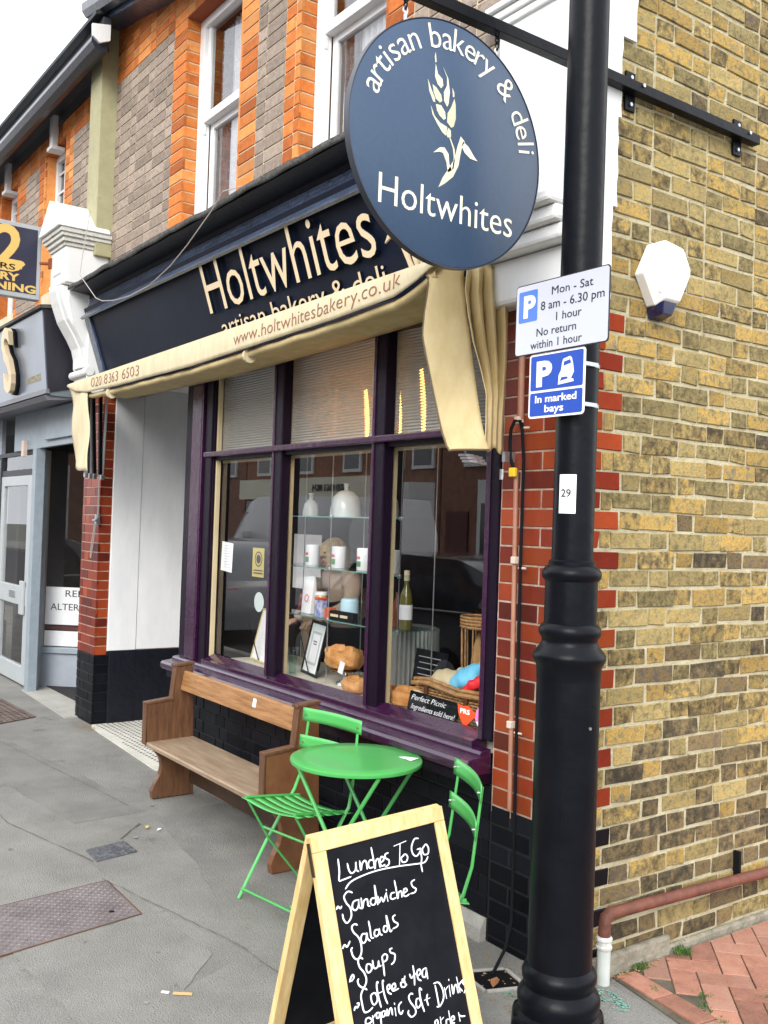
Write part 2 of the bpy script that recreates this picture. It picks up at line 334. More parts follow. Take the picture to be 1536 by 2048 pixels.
# ------------------------------------------------------------------ brickwork
BR = {}
def brick_mesh(kind, L, depth=.02, jit=.0015, H=.0645, matl=None, key=None):
    k = (key, kind)
    if k in BR: return BR[k]
    rr = random.Random(hash(str(kind)) % 1000+len(BR)); b = MB()
    P = []
    for y in (0, -depth):
        sh = 0 if y == 0 else .0025
        for x, z in ((-L/2+sh, -H/2+sh), (L/2-sh, -H/2+sh), (L/2-sh, H/2-sh), (-L/2+sh, H/2-sh)):
            P.append((x+rr.uniform(-jit, jit), y+(rr.uniform(-jit, jit)*.8 if y else 0), z+rr.uniform(-jit, jit)))
    # a bevelled face: ring at -depth*.8 then face at -depth
    b.add([P[0], P[1], P[2], P[3]]+[(p[0]*1.0+(.0025 if p[0] < 0 else -.0025)*-1, p[1]+.003, p[2]+(.0022 if p[2] < 0 else -.0022)*-1) for p in P[4:]]+P[4:],
          [(0, 1, 5, 4), (1, 2, 6, 5), (2, 3, 7, 6), (3, 0, 4, 7), (4, 5, 9, 8), (5, 6, 10, 9), (6, 7, 11, 10), (7, 4, 8, 11), (8, 9, 10, 11)])
    me = b.mesh('brick', matl); BR[k] = (me, b); return BR[k]
def lay(parent, name, O, U, N_, cells, key, limit=300, label_stuff=None, jit=.0015, depth=.02):
    """cells: (u centre, z centre, length, height, material). The nearest `limit` in view are objects, the rest one stuff mesh"""
    U = Vector(U).normalized(); N_ = Vector(N_).normalized(); O = Vector(O)
    lst = []
    for (uc, zc, L, H, ml) in cells:
        P = O+U*uc+Vector((0, 0, zc)); lst.append(((P-CAM).length if in_view(P, .03) else 999+(P-CAM).length, P, L, H, ml))
    lst.sort(key=lambda q: q[0])
    rest = {}
    # local frame: x->U, y-> -N_, z->up
    Mx = Matrix(((U.x, -N_.x, 0), (U.y, -N_.y, 0), (0, 0, 1)))
    flip = Mx.determinant() < 0
    base = wloc(parent); eul = Mx.to_euler() if not flip else None
    for i, (d, P, L, H, ml) in enumerate(lst):
        q = rnd.randrange(7); nom = .215 if L > .15 else (.1025 if L > .07 else .05)
        me, mb = brick_mesh((nom, q, round(depth, 3)), nom, matl=ml, key=(key, ml.name), jit=jit, depth=depth)
        sx = L/nom; sz = H/.0645
        if i < limit and d < 900 and not flip:
            o = bpy.data.objects.new(name, me); C.objects.link(o); o.parent = parent; o.location = P-base; o.rotation_euler = eul; o.scale = (sx, 1, sz)
        else:
            R = rest.setdefault(ml.name, (MB(), ml))
            R[0].add([P+U*(v[0]*sx)-N_*v[1]+Vector((0, 0, v[2]*sz)) for v in mb.v], mb.f)
    for k, (b, ml) in rest.items():
        o = build('distant_brickwork', b, ml, parent, kind='stuff')

# ================================================================== GROUND
G = -.03
ASP = mat('worn asphalt', (.205, .2, .183), .92, bump=1, bscale=160, col2=(.285, .278, .255), vscale=2.4, stain=((.15, .145, .132), 2.1, .6))
def speck(M, sc=190, th=.72, col=(.48, .47, .43)):
    """pale aggregate chips in asphalt"""
    n = M.node_tree; b = n.nodes['Principled BSDF']; l = b.inputs['Base Color'].links[0]; src = l.from_socket
    g = n.nodes.new('ShaderNodeNewGeometry'); t = n.nodes.new('ShaderNodeTexVoronoi'); t.inputs['Scale'].default_value = sc; n.links.new(g.outputs['Position'], t.inputs['Vector'])
    t2 = n.nodes.new('ShaderNodeTexNoise'); t2.inputs['Scale'].default_value = sc*.6; n.links.new(g.outputs['Position'], t2.inputs['Vector'])
    a = n.nodes.new('ShaderNodeMapRange'); a.inputs[1].default_value = th; a.inputs[2].default_value = th+.03; n.links.new(t2.outputs['Fac'], a.inputs[0])
    m_ = n.nodes.new('ShaderNodeMix'); m_.data_type = 'RGBA'; n.links.new(a.outputs[0], m_.inputs[0]); n.links.new(src, m_.inputs[6]); m_.inputs[7].default_value = (*col, 1)
    # darker fine grain
    t4 = n.nodes.new('ShaderNodeTexNoise'); t4.inputs['Scale'].default_value = sc*1.5; n.links.new(g.outputs['Position'], t4.inputs['Vector'])
    mr = n.nodes.new('ShaderNodeMapRange'); mr.inputs[1].default_value = .3; mr.inputs[2].default_value = .7; mr.inputs[3].default_value = .75; mr.inputs[4].default_value = 1.15; n.links.new(t4.outputs['Fac'], mr.inputs[0])
    hv = n.nodes.new('ShaderNodeHueSaturation'); n.links.new(mr.outputs[0], hv.inputs['Value']); n.links.new(m_.outputs[2], hv.inputs['Color']); n.links.new(hv.outputs[0], b.inputs['Base Color'])
speck(ASP)
ASP2 = mat('newer asphalt', (.185, .18, .165), .92, bump=1, bscale=170, col2=(.26, .252, .23), vscale=3); speck(ASP2)
ASP3 = mat('pale asphalt', (.22, .215, .197), .92, bump=1, bscale=150, col2=(.295, .287, .263), vscale=3); speck(ASP3)
road_m = mat('road asphalt', (.05, .05, .052), .9, bump=1, bscale=120, var=.3)
conc = mat('concrete', (.33, .32, .29), .9, bump=.6, bscale=60, col2=(.42, .41, .37), vscale=6, stain=((.2, .18, .15), 5, .62))
b = MB(); b.box(-40, -2.9, G-.3, 12, .02, G); b.box(-40, .02, G-.3, 12, 40, G-.006)
build('pavement', b, ASP, kind='structure')
b = MB(); b.box(-200, -200, -.5, 200, 200, -.36); build('ground', b, mat('far ground', (.12, .12, .1), .95, var=.2), kind='structure')
b = MB(); b.box(-60, -10.4, -.3, 60, -3.06, G-.12); build('road', b, road_m, kind='structure')
b = MB()
for i in range(44): b.box(-36+i*1.0, -3.06, -.3, -35.008+i*1.0, -2.9, G+.004)
build('kerb', b, conc, kind='structure')
b = MB(); b.box(-60, -14.05, -.3, 60, -10.4, G); build('far_pavement', b, ASP2, kind='structure')
# asphalt reinstatement patches, thin sheets with slightly irregular edges
def patch(name, poly, z, ml, h=.004):
    P = []
    for i, p in enumerate(poly):
        a = Vector(p); q = Vector(poly[(i+1) % len(poly)]); n = max(1, int((q-a).length/.06))
        d = (q-a); nn = Vector((-d.y, d.x)).normalized() if d.length else Vector((0, 0))
        for k in range(n): P.append(a+d*k/n+nn*rnd.uniform(-.006, .006))
    bb = MB(); bb.ext_z([tuple(p) for p in P], z-.01, z+h); o = build(name, bb, ml); o['kind'] = 'structure'; return o
patch('pavement_patch', [(-3.2, -1.75), (-.35, -1.55), (-.9, -.98), (-2.0, -1.05), (-3.6, -1.15)], G, ASP3, .0025)
patch('pavement_patch', [(-5.2, -1.2), (-2.72, -.92), (-2.75, -.5), (-3.6, -.55), (-5.3, -.75)], G, ASP2, .002)
patch('pavement_patch', [(-1.85, -.62), (-.9, -.86), (-.5, -.5), (-.6, -.02), (-2.7, -.02), (-2.62, -.5)], G, ASP2, .003)
patch('pavement_patch', [(-.3, -2.1), (.9, -2.0), (.95, -.3), (.45, .1), (.06, .14), (-.35, -.06), (-.3, -.7), (-.8, -.95)], G, ASP3, .0035)
jm = mat('dark joint dirt', (.12, .108, .088), .95, bump=.4)
b = MB()
def crack(pts, w):
    for i in range(len(pts)-1):
        a, c = Vector(pts[i]), Vector(pts[i+1]); n = max(1, int((c-a).length/.05)); prev = a
        for k in range(1, n+1):
            q = a+(c-a)*k/n+Vector((rnd.uniform(-.004, .004), rnd.uniform(-.004, .004)))
            d = (q-prev).normalized(); nn = Vector((-d.y, d.x))*w*rnd.uniform(.4, 1.2)
            b.add([(prev.x-nn.x, prev.y-nn.y, G+.0052), (prev.x+nn.x, prev.y+nn.y, G+.0052), (q.x+nn.x, q.y+nn.y, G+.0052), (q.x-nn.x, q.y-nn.y, G+.0052)], [(0, 1, 2, 3)]); prev = q
crack([(-1.39, -1.066), (-1.28, -1.68)], .004); crack([(-2.1, -1.03), (-2.9, -1.22), (-3.6, -1.2)], .003); crack([(-2.55, -.62), (-2.42, -.74), (-2.35, -.8)], .006)
crack([(-1.86, -1.07), (-.9, -.86), (-.55, -.85)], .002); crack([(-5.2, -.8), (-2.9, -.55)], .002)
build('pavement_crack', b, jm, kind='structure')
gm_ = mat('trodden gum', (.11, .105, .095), .8, col2=(.34, .33, .3), vscale=30)
b = MB()
for i in range(110):
    x, y = rnd.uniform(-6.5, .6), rnd.uniform(-2.4, -.35); s_ = rnd.uniform(.004, .013); b.add([(x+s_*rnd.uniform(.8, 1.2)*math.cos(k*.785), y+s_*rnd.uniform(.8, 1.2)*math.sin(k*.785), G+.0056) for k in range(8)], [tuple(range(8))])
o = build('gum_spots', b, gm_); o['kind'] = 'stuff'
# ------------------------------------------------------------------ covers
plate_m = mat('chequer plate steel', (.15, .125, .125), .55, metal=.3, bump=.3, bscale=90, col2=(.25, .215, .215), vscale=7)
t = thing('metal_cover', 'rust edged chequer plate steel cover flush in the pavement at the left', 'cover', (-1.55, -1.37, G))
rr_ = Vector((-.60, .075)).normalized()     # along the plate, away from the near corner
A0 = Vector((-1.36, -1.06)); A1 = Vector((-1.80, -1.05)); A2 = Vector((-1.83, -1.75)); A3 = Vector((-1.25, -1.75))
A0, A1, A2, A3 = Vector((-1.393, -1.074)), Vector((-1.824, -1.065)), Vector((-1.72, -1.85)), Vector((-1.26, -1.80))
b = MB(); b.ext_z([tuple(A0), tuple(A1), tuple(A2), tuple(A3)], G-.02, G+.006); build('plate', b, plate_m, t, bevel=.001)
b = MB()
for i in range(1, 22):
    for j in range(1, 36):
        s_, q_ = i/22, j/36
        p = (A0*(1-s_)+A1*s_)*(1-q_)+(A3*(1-s_)+A2*s_)*q_
        a = math.radians(45 if (i+j) % 2 else -45); d = Vector((math.cos(a), math.sin(a)))*.0075; nn = Vector((-d.y, d.x)).normalized()*.0022
        z = G+.006; b.add([(p.x-d.x, p.y-d.y, z), (p.x+nn.x, p.y+nn.y, z), (p.x+d.x, p.y+d.y, z), (p.x-nn.x, p.y-nn.y, z), (p.x-d.x*.3, p.y-d.y*.3, z+.0022), (p.x+d.x*.3, p.y+d.y*.3, z+.0022)],
               [(0, 1, 4), (1, 2, 5, 4), (2, 3, 5), (3, 0, 4, 5)])
build('tread_pattern', b, plate_m, t, kind='stuff')
b = MB()
for P, Q in ((A0, A1), (A1, A2), (A2, A3), (A3, A0)):
    d = (Q-P).normalized(); nn = Vector((-d.y, d.x))*.006
    b.ext_z([(P.x-nn.x, P.y-nn.y), (Q.x-nn.x, Q.y-nn.y), (Q.x+nn.x, Q.y+nn.y), (P.x+nn.x, P.y+nn.y)], G-.01, G+.0055)
build('rim', b, mat('rusty rim', (.1, .045, .02), .9, bump=.6, var=.4), t)
b = MB(); b.lathe([(.012, 0), (.012, .0015)], (-1.47, -1.17, G+.006), 12); build('lifting_hole', b, blackm, t)
t = thing('utility_cover', 'small grey iron utility cover set in the middle of the pavement', 'cover', (-2.2, -.9, G))
b = MB(); b.ext_z([(-2.27, -1.01), (-2.09, -1.015), (-2.13, -.80), (-2.31, -.795)], G-.02, G+.008); build('lid', b, mat('worn iron', (.12, .125, .14), .6, metal=.3, bump=1.2, bscale=60, var=.4, vscale=30), t, bevel=.003)
b = MB(); b.lathe([(.075, .0), (.075, .003), (.055, .003), (.055, 0)], (-2.2, -.905, G+.008), 20, caps=False); build('ring', b, MATS['worn iron'], t)
for i in range(5): b = MB(); b.box(-2.25+i*.025, -.96, G+.008, -2.24+i*.025, -.85, G+.0105); build('rib', b, MATS['worn iron'], t)
t = thing('drain_grate', 'rectangular iron drain grate with square holes by the shop next door', 'grate', (-5.9, -.4, G))
gx, gy = Vector((.88, .035)), Vector((.14, -.3)); O0 = Vector((-6.5, -.34))
def gp(a, c): q = O0+gx*a+gy*c; return q.x, q.y
b = MB(); b.ext_z([gp(0, 0), gp(1, 0), gp(1, 1), gp(0, 1)], G-.01, G+.004); build('base', b, blackm, t)
b = MB()
for i in range(15):
    a = i/14; b.ext_z([gp(a-.018, 0), gp(a+.018, 0), gp(a+.018, 1), gp(a-.018, 1)], G+.0045, G+.0095)
for j in range(7):
    c = j/6; b.ext_z([gp(-.02, c-.05), gp(1.02, c-.05), gp(1.02, c+.05), gp(-.02, c+.05)], G+.004, G+.009)
build('bars', b, mat('rusty iron', (.13, .09, .075), .7, bump=.5, var=.4), t)
# open gully by the corner
t = thing('gully', 'square open gully at the foot of the corner with a cable running in', 'drain', (-.17, -.2, G))
b = MB(); P = [(-.27, -.27), (-.12, -.29), (-.07, -.15), (-.21, -.12)]; b.ext_z(P, G-.005, G+.0045); build('pit', b, blackm, t)
b = MB()
for i in range(4):
    p, q = Vector(P[i]), Vector(P[(i+1) % 4]); d = (q-p).normalized(); nn = Vector((d.y, -d.x))*.014
    b.ext_z([tuple(p), tuple(q), tuple(q+nn), tuple(p+nn)], G-.004, G+.011)
build('rim', b, conc, t, bevel=.002)
# mosaic threshold
mo_w = mat('white mosaic', (.62, .6, .53), .6, bump=.3, bscale=50, var=.12, vscale=6); mo_k = mat('black mosaic', (.05, .05, .055), .6)
b = MB(); b.ext_z([(-5.0, -.035), (-3.56, -.11), (-3.54, .02), (-3.54, 1.25), (-5.12, 1.25), (-5.12, 0)], G-.02, G+.006); ms = build('doorway_mosaic', b, mo_w, kind='structure')
b = MB(); k = 0
for i in range(64):
    for j in range(58):
        if (i % 2 == 0 and j % 2 == 0):
            x = -5.09+i*.0245+(.012 if (j//2) % 2 else 0); y = -.01+j*.0215
            if y < -.04-(x+5)*.052+.06: continue
            if x > -3.58: continue
            b.box(x-.0075, y-.0075, G+.004, x+.0075, y+.0075, G+.0082)
build('dark_mosaic_tile', b, mo_k, ms, kind='stuff')
# block paving, 45 degree herringbone
t = thing('block_paving', 'salmon clay block paving in herringbone beside the brick side wall', 'paving', (.6, .9, G))
b = MB(); b.ext_z([(.03, .2), (.42, .125), (3.2, -.3), (3.2, 3.2), (.03, 3.2)], G-.05, G-.001); build('sand_bed', b, mat('paving joint sand', (.1, .085, .06), .95, bump=.6, var=.4), t)
e1 = Vector((1, -1)).normalized(); e2 = Vector((1, 1)).normalized(); PO = Vector((.109, .715)); cell = []
def edge_y(x): return .302-.12*(x-.07)
for i in range(-40, 40):
    for j in range(-40, 40):
        # herringbone: period (1,1) shift;  horizontal at (i+j)%4==0 spans 2 along e1, vertical at ==... spans 2 along e2
        k = (i-j) % 4
        if k == 0: a0, c0, da, dc = i, j, 2, 1
        elif k == 3: a0, c0, da, dc = i, j, 1, 2
        else: continue
        ctr = PO+e1*(a0+da/2)*.1+e2*(c0+dc/2)*.1
        if .0 < ctr.x < 1.9 and edge_y(ctr.x)-.02 < ctr.y < 3.0: cell.append((ctr, da, dc, a0, c0))
pm = {}
def paver_mesh(L, W):
    q = rnd.randrange(4); k = (round(L, 3), round(W, 3), q)
    if k not in pm:
        bb = MB(); bb.box(-L/2+.002, -W/2+.002, -.03, L/2-.002, W/2-.002, -.003); j = .0035
        bb.add([(-L/2+.002, -W/2+.002, -.003), (L/2-.002, -W/2+.002, -.003), (L/2-.002, W/2-.002, -.003), (-L/2+.002, W/2-.002, -.003), (-L/2+.006, -W/2+.006, 0), (L/2-.006, -W/2+.006, 0), (L/2-.006, W/2-.006, 0), (-L/2+.006, W/2-.006, 0)], [(0, 1, 5, 4), (1, 2, 6, 5), (2, 3, 7, 6), (3, 0, 4, 7), (4, 5, 6, 7)])
        pm[k] = bb.mesh('paver', paverm)
    return pm[k]
def clip(poly):
    """keep what lies beyond the border course and right of the wall"""
    for fn in (lambda p: p.y-edge_y(p.x)-.003, lambda p: p.x-.035):
        out = []
        for i in range(len(poly)):
            p, q = poly[i], poly[(i+1) % len(poly)]; a, c = fn(p), fn(q)
            if a >= 0: out.append(p)
            if a*c < 0: out.append(p+(q-p)*(a/(a-c)))
        poly = out
        if len(poly) < 3: return []
    return poly
def paver(poly, z):
    cx = sum((p for p in poly), Vector((0, 0)))/len(poly)
    bb = MB(); top = [cx+(p-cx)*.94 if (p-cx).length < .04 else cx+(p-cx)*(1-.004/(p-cx).length) for p in poly]; n = len(poly)
    side = [cx+(p-cx)*(1-.0022/(p-cx).length) for p in poly]
    bb.add([(p.x-cx.x, p.y-cx.y, -.03) for p in side]+[(p.x-cx.x, p.y-cx.y, -.002) for p in side]+[(p.x-cx.x, p.y-cx.y, 0) for p in top],
           [(i, (i+1) % n, n+(i+1) % n, n+i) for i in range(n)]+[(n+i, n+(i+1) % n, 2*n+(i+1) % n, 2*n+i) for i in range(n)]+[tuple(range(2*n, 3*n))])
    o = bpy.data.objects.new('paver', bb.mesh('paver', paverm)); C.objects.link(o); o.parent = t; o.location = Vector((cx.x, cx.y, z))-t.location; return o
rest = MB()
for ctr, da, dc, a0, c0 in cell:
    hx, hy = da*.05-.0012, dc*.05-.0012
    poly = [ctr+e1*sx*hx+e2*sy*hy for sx, sy in ((-1, -1), (1, -1), (1, 1), (-1, 1))]
    poly = clip(poly)
    if not poly: continue
    z = G+.004+rnd.uniform(-.0015, .002)
    if in_view((ctr.x, ctr.y, G), .25): paver(poly, z)
    else: rest.ext_z([tuple(p) for p in poly], z-.03, z)
build('outer_pavers', rest, paverm, t, kind='stuff')
d = Vector((1, -.12)).normalized(); dn = Vector((.12, 1)).normalized()
for i in range(14):
    s0 = .0+i*.2; P0 = Vector((.045, .207))+d*s0
    paver([P0, P0+d*.196, P0+d*.196+dn*.096, P0+dn*.096], G+.005+rnd.uniform(-.001, .002))
# ================================================================== BAKERY BUILDING
BK = thing('bakery_building', 'corner bakery building with navy fascia, purple shop window and yellow stock brick side wall', 'building', (-2.5, .3, G))
CO = .0745; ZR = 2.083   # a course joint height (bottom of a stretcher course on the side wall)
def rows(z0, z1):
    k = math.floor((z0-ZR)/CO+1e-6); out = []
    while ZR+k*CO < z1-.01:
        a = max(z0, ZR+k*CO+.005); c = min(z1, ZR+(k+1)*CO-.005)
        if c-a > .012: out.append((k, (a+c)/2, c-a))
        k += 1
    return out
def run(u0, u1, seq, j=.01):
    """bricks laid from u0 to u1: seq yields nominal lengths"""
    out = []; x = u0; i = 0
    while x < u1-.015:
        L = seq(i); e = min(u1, x+L)
        if e-x > .02: out.append(((x+e)/2, e-x, i))
        x += L+j; i += 1
    return out
# --- side wall
sw = bpy.data.objects.new('side_wall', None); C.objects.link(sw); sw.parent = BK; sw.location = Vector((-.02, 0, G))-BK.location
b = MB(); b.box(-.3, .012, G-.2, -.006, 9, 6.2); build('mortar', b, mortar_y, sw)
WH = lambda z: .0 if z < 2.5 else (.105 if z < 3.19 else (.125 if z < 3.49 else .21))
cells = []
for k, zc, H in rows(G+.01, 5.2):
    st = (k % 2 == 0)
    if zc < 2.47:
        first = .200 if st else .092
        q = blackb if zc < .497 else glazed_s
        cells.append((first/2, zc, first, H, q)); u = first+.01
        if not st: cells.append((u+.026, zc, .052, H, stock)); u += .062
    else: u = .0
    n0 = 0 if st else 1
    for uc, L, i in run(u, 3.2, lambda i, n=(0 if st else 1): (.1025 if (i+n) % 2 == 0 else .2175) if True else 0):
        q_ = rnd.random(); dk = .06+.8*max(0, min(1, (1.35-zc)/1.3))**1.2; ml = stock_b if q_ < dk else (stock_o if q_ < dk+.45*(1-dk) else stock)
        cells.append((uc+rnd.uniform(-.003, .003), zc+rnd.uniform(-.0025, .0025), L-rnd.uniform(-.001, .009), H-.001+rnd.uniform(-.005, .003), ml))
lay(sw, 'brick', (-.02, 0, 0), (0, 1, 0), (1, 0, 0), cells, 'side', jit=.0042)
# white painted return on the side wall, ragged edge
P = [(0.0, 2.47)]
for z0_, z1_, y_ in ((2.47, 2.85, .098), (2.85, 3.19, .118), (3.19, 3.50, .128), (3.50, 6.2, .205)):
    n = int((z1_-z0_)/.04)
    for i in range(n+1): P.append((y_+rnd.uniform(-.006, .006), z0_+(z1_-z0_)*i/n))
P.append((0.0, 6.2))
b = MB(); b.ext_x([(a, c) for a, c in P], -.001, .012); build('painted_return', b, whitec, sw)
b = MB(); b.box(-.002, .02, G-.02, .03, .55, G+.075); b.box(-.002, .55, G-.02, .02, 3.0, G+.03)
build('cement_fillet', b, mat('dirty cement', (.16, .145, .11), .95, bump=.8, bscale=50, col2=(.34, .31, .24), vscale=14, stain=((.09, .09, .05), 12, .6)), sw, bevel=.012)
# --- corner pier and stall riser (front, glazed)
fr = bpy.data.objects.new('glazed_front', None); C.objects.link(fr); fr.parent = BK; fr.location = Vector((-.4, 0, G))-BK.location
b = MB(); b.box(-.445, .004, G-.2, -.03, .4, 2.62); build('mortar', b, mortar_r, fr)
b = MB(); b.box(-3.5, .008, G-.2, -.446, .3, .66); b.box(-.447, .0025, G-.1, -.012, .0045, .49); build('riser_backing', b, mortar_k, fr)
cells = []
for k, zc, H in rows(G+.005, 2.62):
    st = (k % 2 == 0); ml = blackb if zc < .497 else glazed; x = 0
    for L in ((.0, .1, .22, .103) if st else (.0, .213, .215)):
        if L == 0: continue
        cells.append((-(x+L/2), zc, L, H+.003, ml)); x += L+.009
lay(fr, 'glazed_brick', (0, .02, 0), (1, 0, 0), (0, -1, 0), cells, 'front', jit=.0006)
cells = []
for k, zc, H in rows(G+.005, .66):
    for uc, L, i in run(-3.5+(.0 if k % 2 else -.06), -.455, lambda i, k=k: .2175 if (i+k) % 2 else .1025):
        cells.append((uc, zc, L, H+.004, blackb))
lay(fr, 'black_brick', (0, .022, 0), (1, 0, 0), (0, -1, 0), cells, 'riser', jit=.0005)
b = MB(); b.ext_x([(-.0, G), (-.035, G), (-.03, G+.05), (-.006, G+.09), (0.002, G+.09)], -3.5, -.45); build('cement_fillet', b, conc, fr)
# --- left pier
lp = bpy.data.objects.new('left_pier', None); C.objects.link(lp); lp.parent = BK; lp.location = Vector((-5.3, .1, G))-BK.location
b = MB(); b.box(-5.53, .004, .548, -5.134, 1.3, 2.9); build('mortar', b, [mortar_r], lp); b = MB(); b.box(-5.53, .006, G-.2, -5.136, 1.3, .547); build('base_mortar', b, mortar_k, lp)
cells = []
for k, zc, H in rows(G+.005, 2.72):
    x = 0; ml = blackb if zc < .55 else glazed
    for L in ((.1, .22, .064) if k % 2 == 0 else (.21, .1, .072)):
        cells.append((-5.13-(x+L/2), zc, L, H+.003, ml)); x += L+.007
lay(lp, 'glazed_brick', (0, .02, 0), (1, 0, 0), (0, -1, 0), cells, 'front', jit=.0006)
cells = []
for k, zc, H in rows(G+.005, 2.72):
    ml = blackb if zc < .55 else glazed
    if zc > .55: cells.append((.051, zc, .098, H+.003, ml))
    else:
        for uc, L, i in run(.0, .125, lambda i: .115): cells.append((uc, zc, L, H+.003, ml))
lay(lp, 'return_brick', (-5.15, 0, 0), (0, 1, 0), (1, 0, 0), cells, 'ret', jit=.0006)
b = MB(); b.box(-5.2, .104, .553, -5.118, .34, 2.9); b.box(-5.2, .343, .555, -5.124, 1.3, 2.9); build('white_lining', b, wallgrey, lp, bevel=.004)
b = MB(); b.box(-5.2, .12, G-.1, -5.112, .345, .551); b.box(-5.2, .345, G-.1, -5.118, 1.3, .549); build('black_dado', b, mat('black dado paint', (.007, .008, .014), .45, bump=.5, stain=((.3, .3, .3), 30, .76), var=.2, spec=.3), lp, bevel=.004)
# recess: ceiling, back with door, right cheek
b = MB(); b.box(-5.13, .0, 2.68, -3.52, 1.4, 2.74); build('porch_ceiling', b, wallgrey, BK)
dr = build('door', MB().box(-4.95, 1.30, G, -3.75, 1.34, 2.05), darkp, BK, bevel=.004)
build('door_pane', MB().box(-4.75, 1.292, .8, -3.95, 1.305, 1.9), glass, dr); build('door_handle', MB().tube([(-4.85, 1.27, .95), (-4.85, 1.27, 1.15)], .012), metal, dr, smooth=True)
b = MB(); b.box(-5.13, 1.28, G, -4.952, 1.38, 2.68); b.box(-3.748, 1.28, G, -3.52, 1.38, 2.68); b.box(-4.95, 1.28, 2.055, -3.75, 1.38, 2.68); build('door_frame', b, darkp, BK)
# --- shop window joinery
SWN = BK
def j(name, mb, ml, bv=.004, **kw): return build(name, mb, ml, SWN, bevel=bv, **kw)
b = MB(); b.box(-3.52, .0, .66, -3.105, .10, 2.72); j('corner_post', b, darkp); b = MB(); b.box(-3.535, .012, G, -3.505, 1.3, 2.7); j('porch_cheek', b, blackm)
b = MB(); b.box(-3.375, -.03, .735, -3.225, .002, 2.62); j('pilaster', b, purple, .008)
b = MB(); b.box(-3.20, -.012, .735, -3.112, .002, 2.62); j('architrave', b, darkp, .005)
for x0, x1 in ((-2.339, -2.237), (-1.361, -1.262)):
    b = MB(); b.box(x0, -.004, .765, x1, .055, 2.60); o = j('mullion', b, darkp, .006)
    b = MB(); b.box(x0+.02, .066, .765, x1-.012, .088, 2.60); build('inner_lining', b, lining, o)
    b = MB(); b.box(x0-.0, -.010, .765, x0+.022, -.002, 2.60); build('edge_bead', b, purple, o, bevel=.003)
b = MB(); b.box(-.535, -.002, .765, -.452, .055, 2.60); o = j('right_jamb', b, darkp, .006)
b = MB(); b.box(-.53, -.008, .765, -.505, -.001, 2.6); build('edge_bead', b, purple, o, bevel=.003)
b = MB(); b.box(-3.12, .02, .765, -3.094, .052, 2.60); j('inner_lining', b, lining)
b = MB(); b.box(-3.2, -.026, 2.018, -.46, .012, 2.052); o = j('transom', b, purple, .007)
b = MB(); b.box(-3.105, .012, 2.0, -.455, .058, 2.045); build('transom_core', b, darkp, o)
b = MB(); b.box(-3.104, .066, 1.985, -.54, .09, 2.03); build('inner_lining', b, lining, o)
b = MB(); b.box(-3.105, -.004, 2.55, -.452, .06, 2.75); j('head_rail', b, darkp)
b = MB(); b.ext_x([(-.035, .735), (-.035, .757), (-.015, .762), (.05, .79), (.05, .72), (-.03, .72)], -3.10, -.535); j('bottom_rail', b, purple, .002)
b = MB(); b.ext_x([(-.06, .698), (-.062, .722), (-.052, .732), (-.03, .735), (.0, .738), (.0, .69)], -3.48, -.452); j('lower_bead', b, purple, .003)
b = MB(); b.ext_x([(-.125, .655), (-.133, .668), (-.133, .69), (-.122, .702), (-.05, .712), (0, .714), (0, .64), (-.09, .64)], -3.5, -.45); o = j('sill', b, purple, .004)
b = MB(); b.ext_x([(-.09, .60), (-.094, .64), (0.01, .64), (.01, .60)], -3.49, -.452); build('sill_apron', b, darkp, o)
# panes: plain below, reeded above
X = ((-3.106, -2.338), (-2.24, -1.36), (-1.265, -.534))
for x0, x1 in X:
    build('window_pane', MB().box(x0, .058, .78, x1, .063, 2.01), glass, SWN)
    b = MB(); n = 34; z0, z1 = 2.045, 2.555; prof = []
    for i in range(n*4+1):
        z = z0+(z1-z0)*i/(n*4); prof.append((.058-.0042*abs(math.sin(math.pi*i/4)), z))
    prof = prof+[(.062, z1), (.062, z0)]
    b.ext_x(prof, x0, x1); build('reeded_pane', b, reed, SWN, smooth=False)
# --- fascia and cornice
FA = bpy.data.objects.new('fascia', None); C.objects.link(FA); FA.parent = BK; FA.location = Vector((-2.8, 0, 2.9))-BK.location
TILT = lambda z: -.33*(z-2.68)      # the board leans out towards its top
b = MB(); b.ext_x([(TILT(2.6), 2.6), (TILT(3.25), 3.25), (.3, 3.25), (.3, 2.6)], -5.13, -.452); build('fascia_panel', b, navy, FA, bevel=.003)
b = MB(); b.ext_x([(TILT(2.62)-.018, 2.62), (TILT(3.2)-.018, 3.2), (TILT(3.2)+.01, 3.2), (TILT(2.62)+.01, 2.62)], -5.128, -5.02); build('fascia_edge', b, navyg, FA, bevel=.003)
b = MB(); b.ext_x([(0, 3.29), (-.16, 3.265), (-.205, 3.155), (-.222, 3.163), (-.215, 3.18), (-.19, 3.2), (-.168, 3.24), (-.155, 3.29), (-.152, 3.325), (0, 3.33)], -5.10, -.47); build('cornice', b, navyg, FA, smooth=False)
b = MB(); b.ext_x([(0, 3.3305), (-.15, 3.3305), (-.15, 3.36), (-.295, 3.375), (-.295, 3.384), (0, 3.46)], -5.12, -.46); build('cornice_soffit', b, mat('dark soffit paint', (.006, .007, .014), .5, bump=.4), FA)
b = MB()
def leadtop(a, c):
    x = -5.125+4.66*a
    prof = ((-.31, 3.376), (-.316, 3.392), (-.312, 3.410), (-.28, 3.422), (.0, 3.470), (.0, 3.462))
    i = min(4, int(c*5)); q = c*5-i; y = prof[i][0]*(1-q)+prof[i+1][0]*q; z = prof[i][1]*(1-q)+prof[i+1][1]*q
    return (x, y+.004*math.sin(x*9), z+.004*math.sin(x*5.3)+.003*math.sin(x*17))
b.grid(leadtop, 90, 5); build('lead_flashing', b, lead, FA, smooth=True, thick=.004)
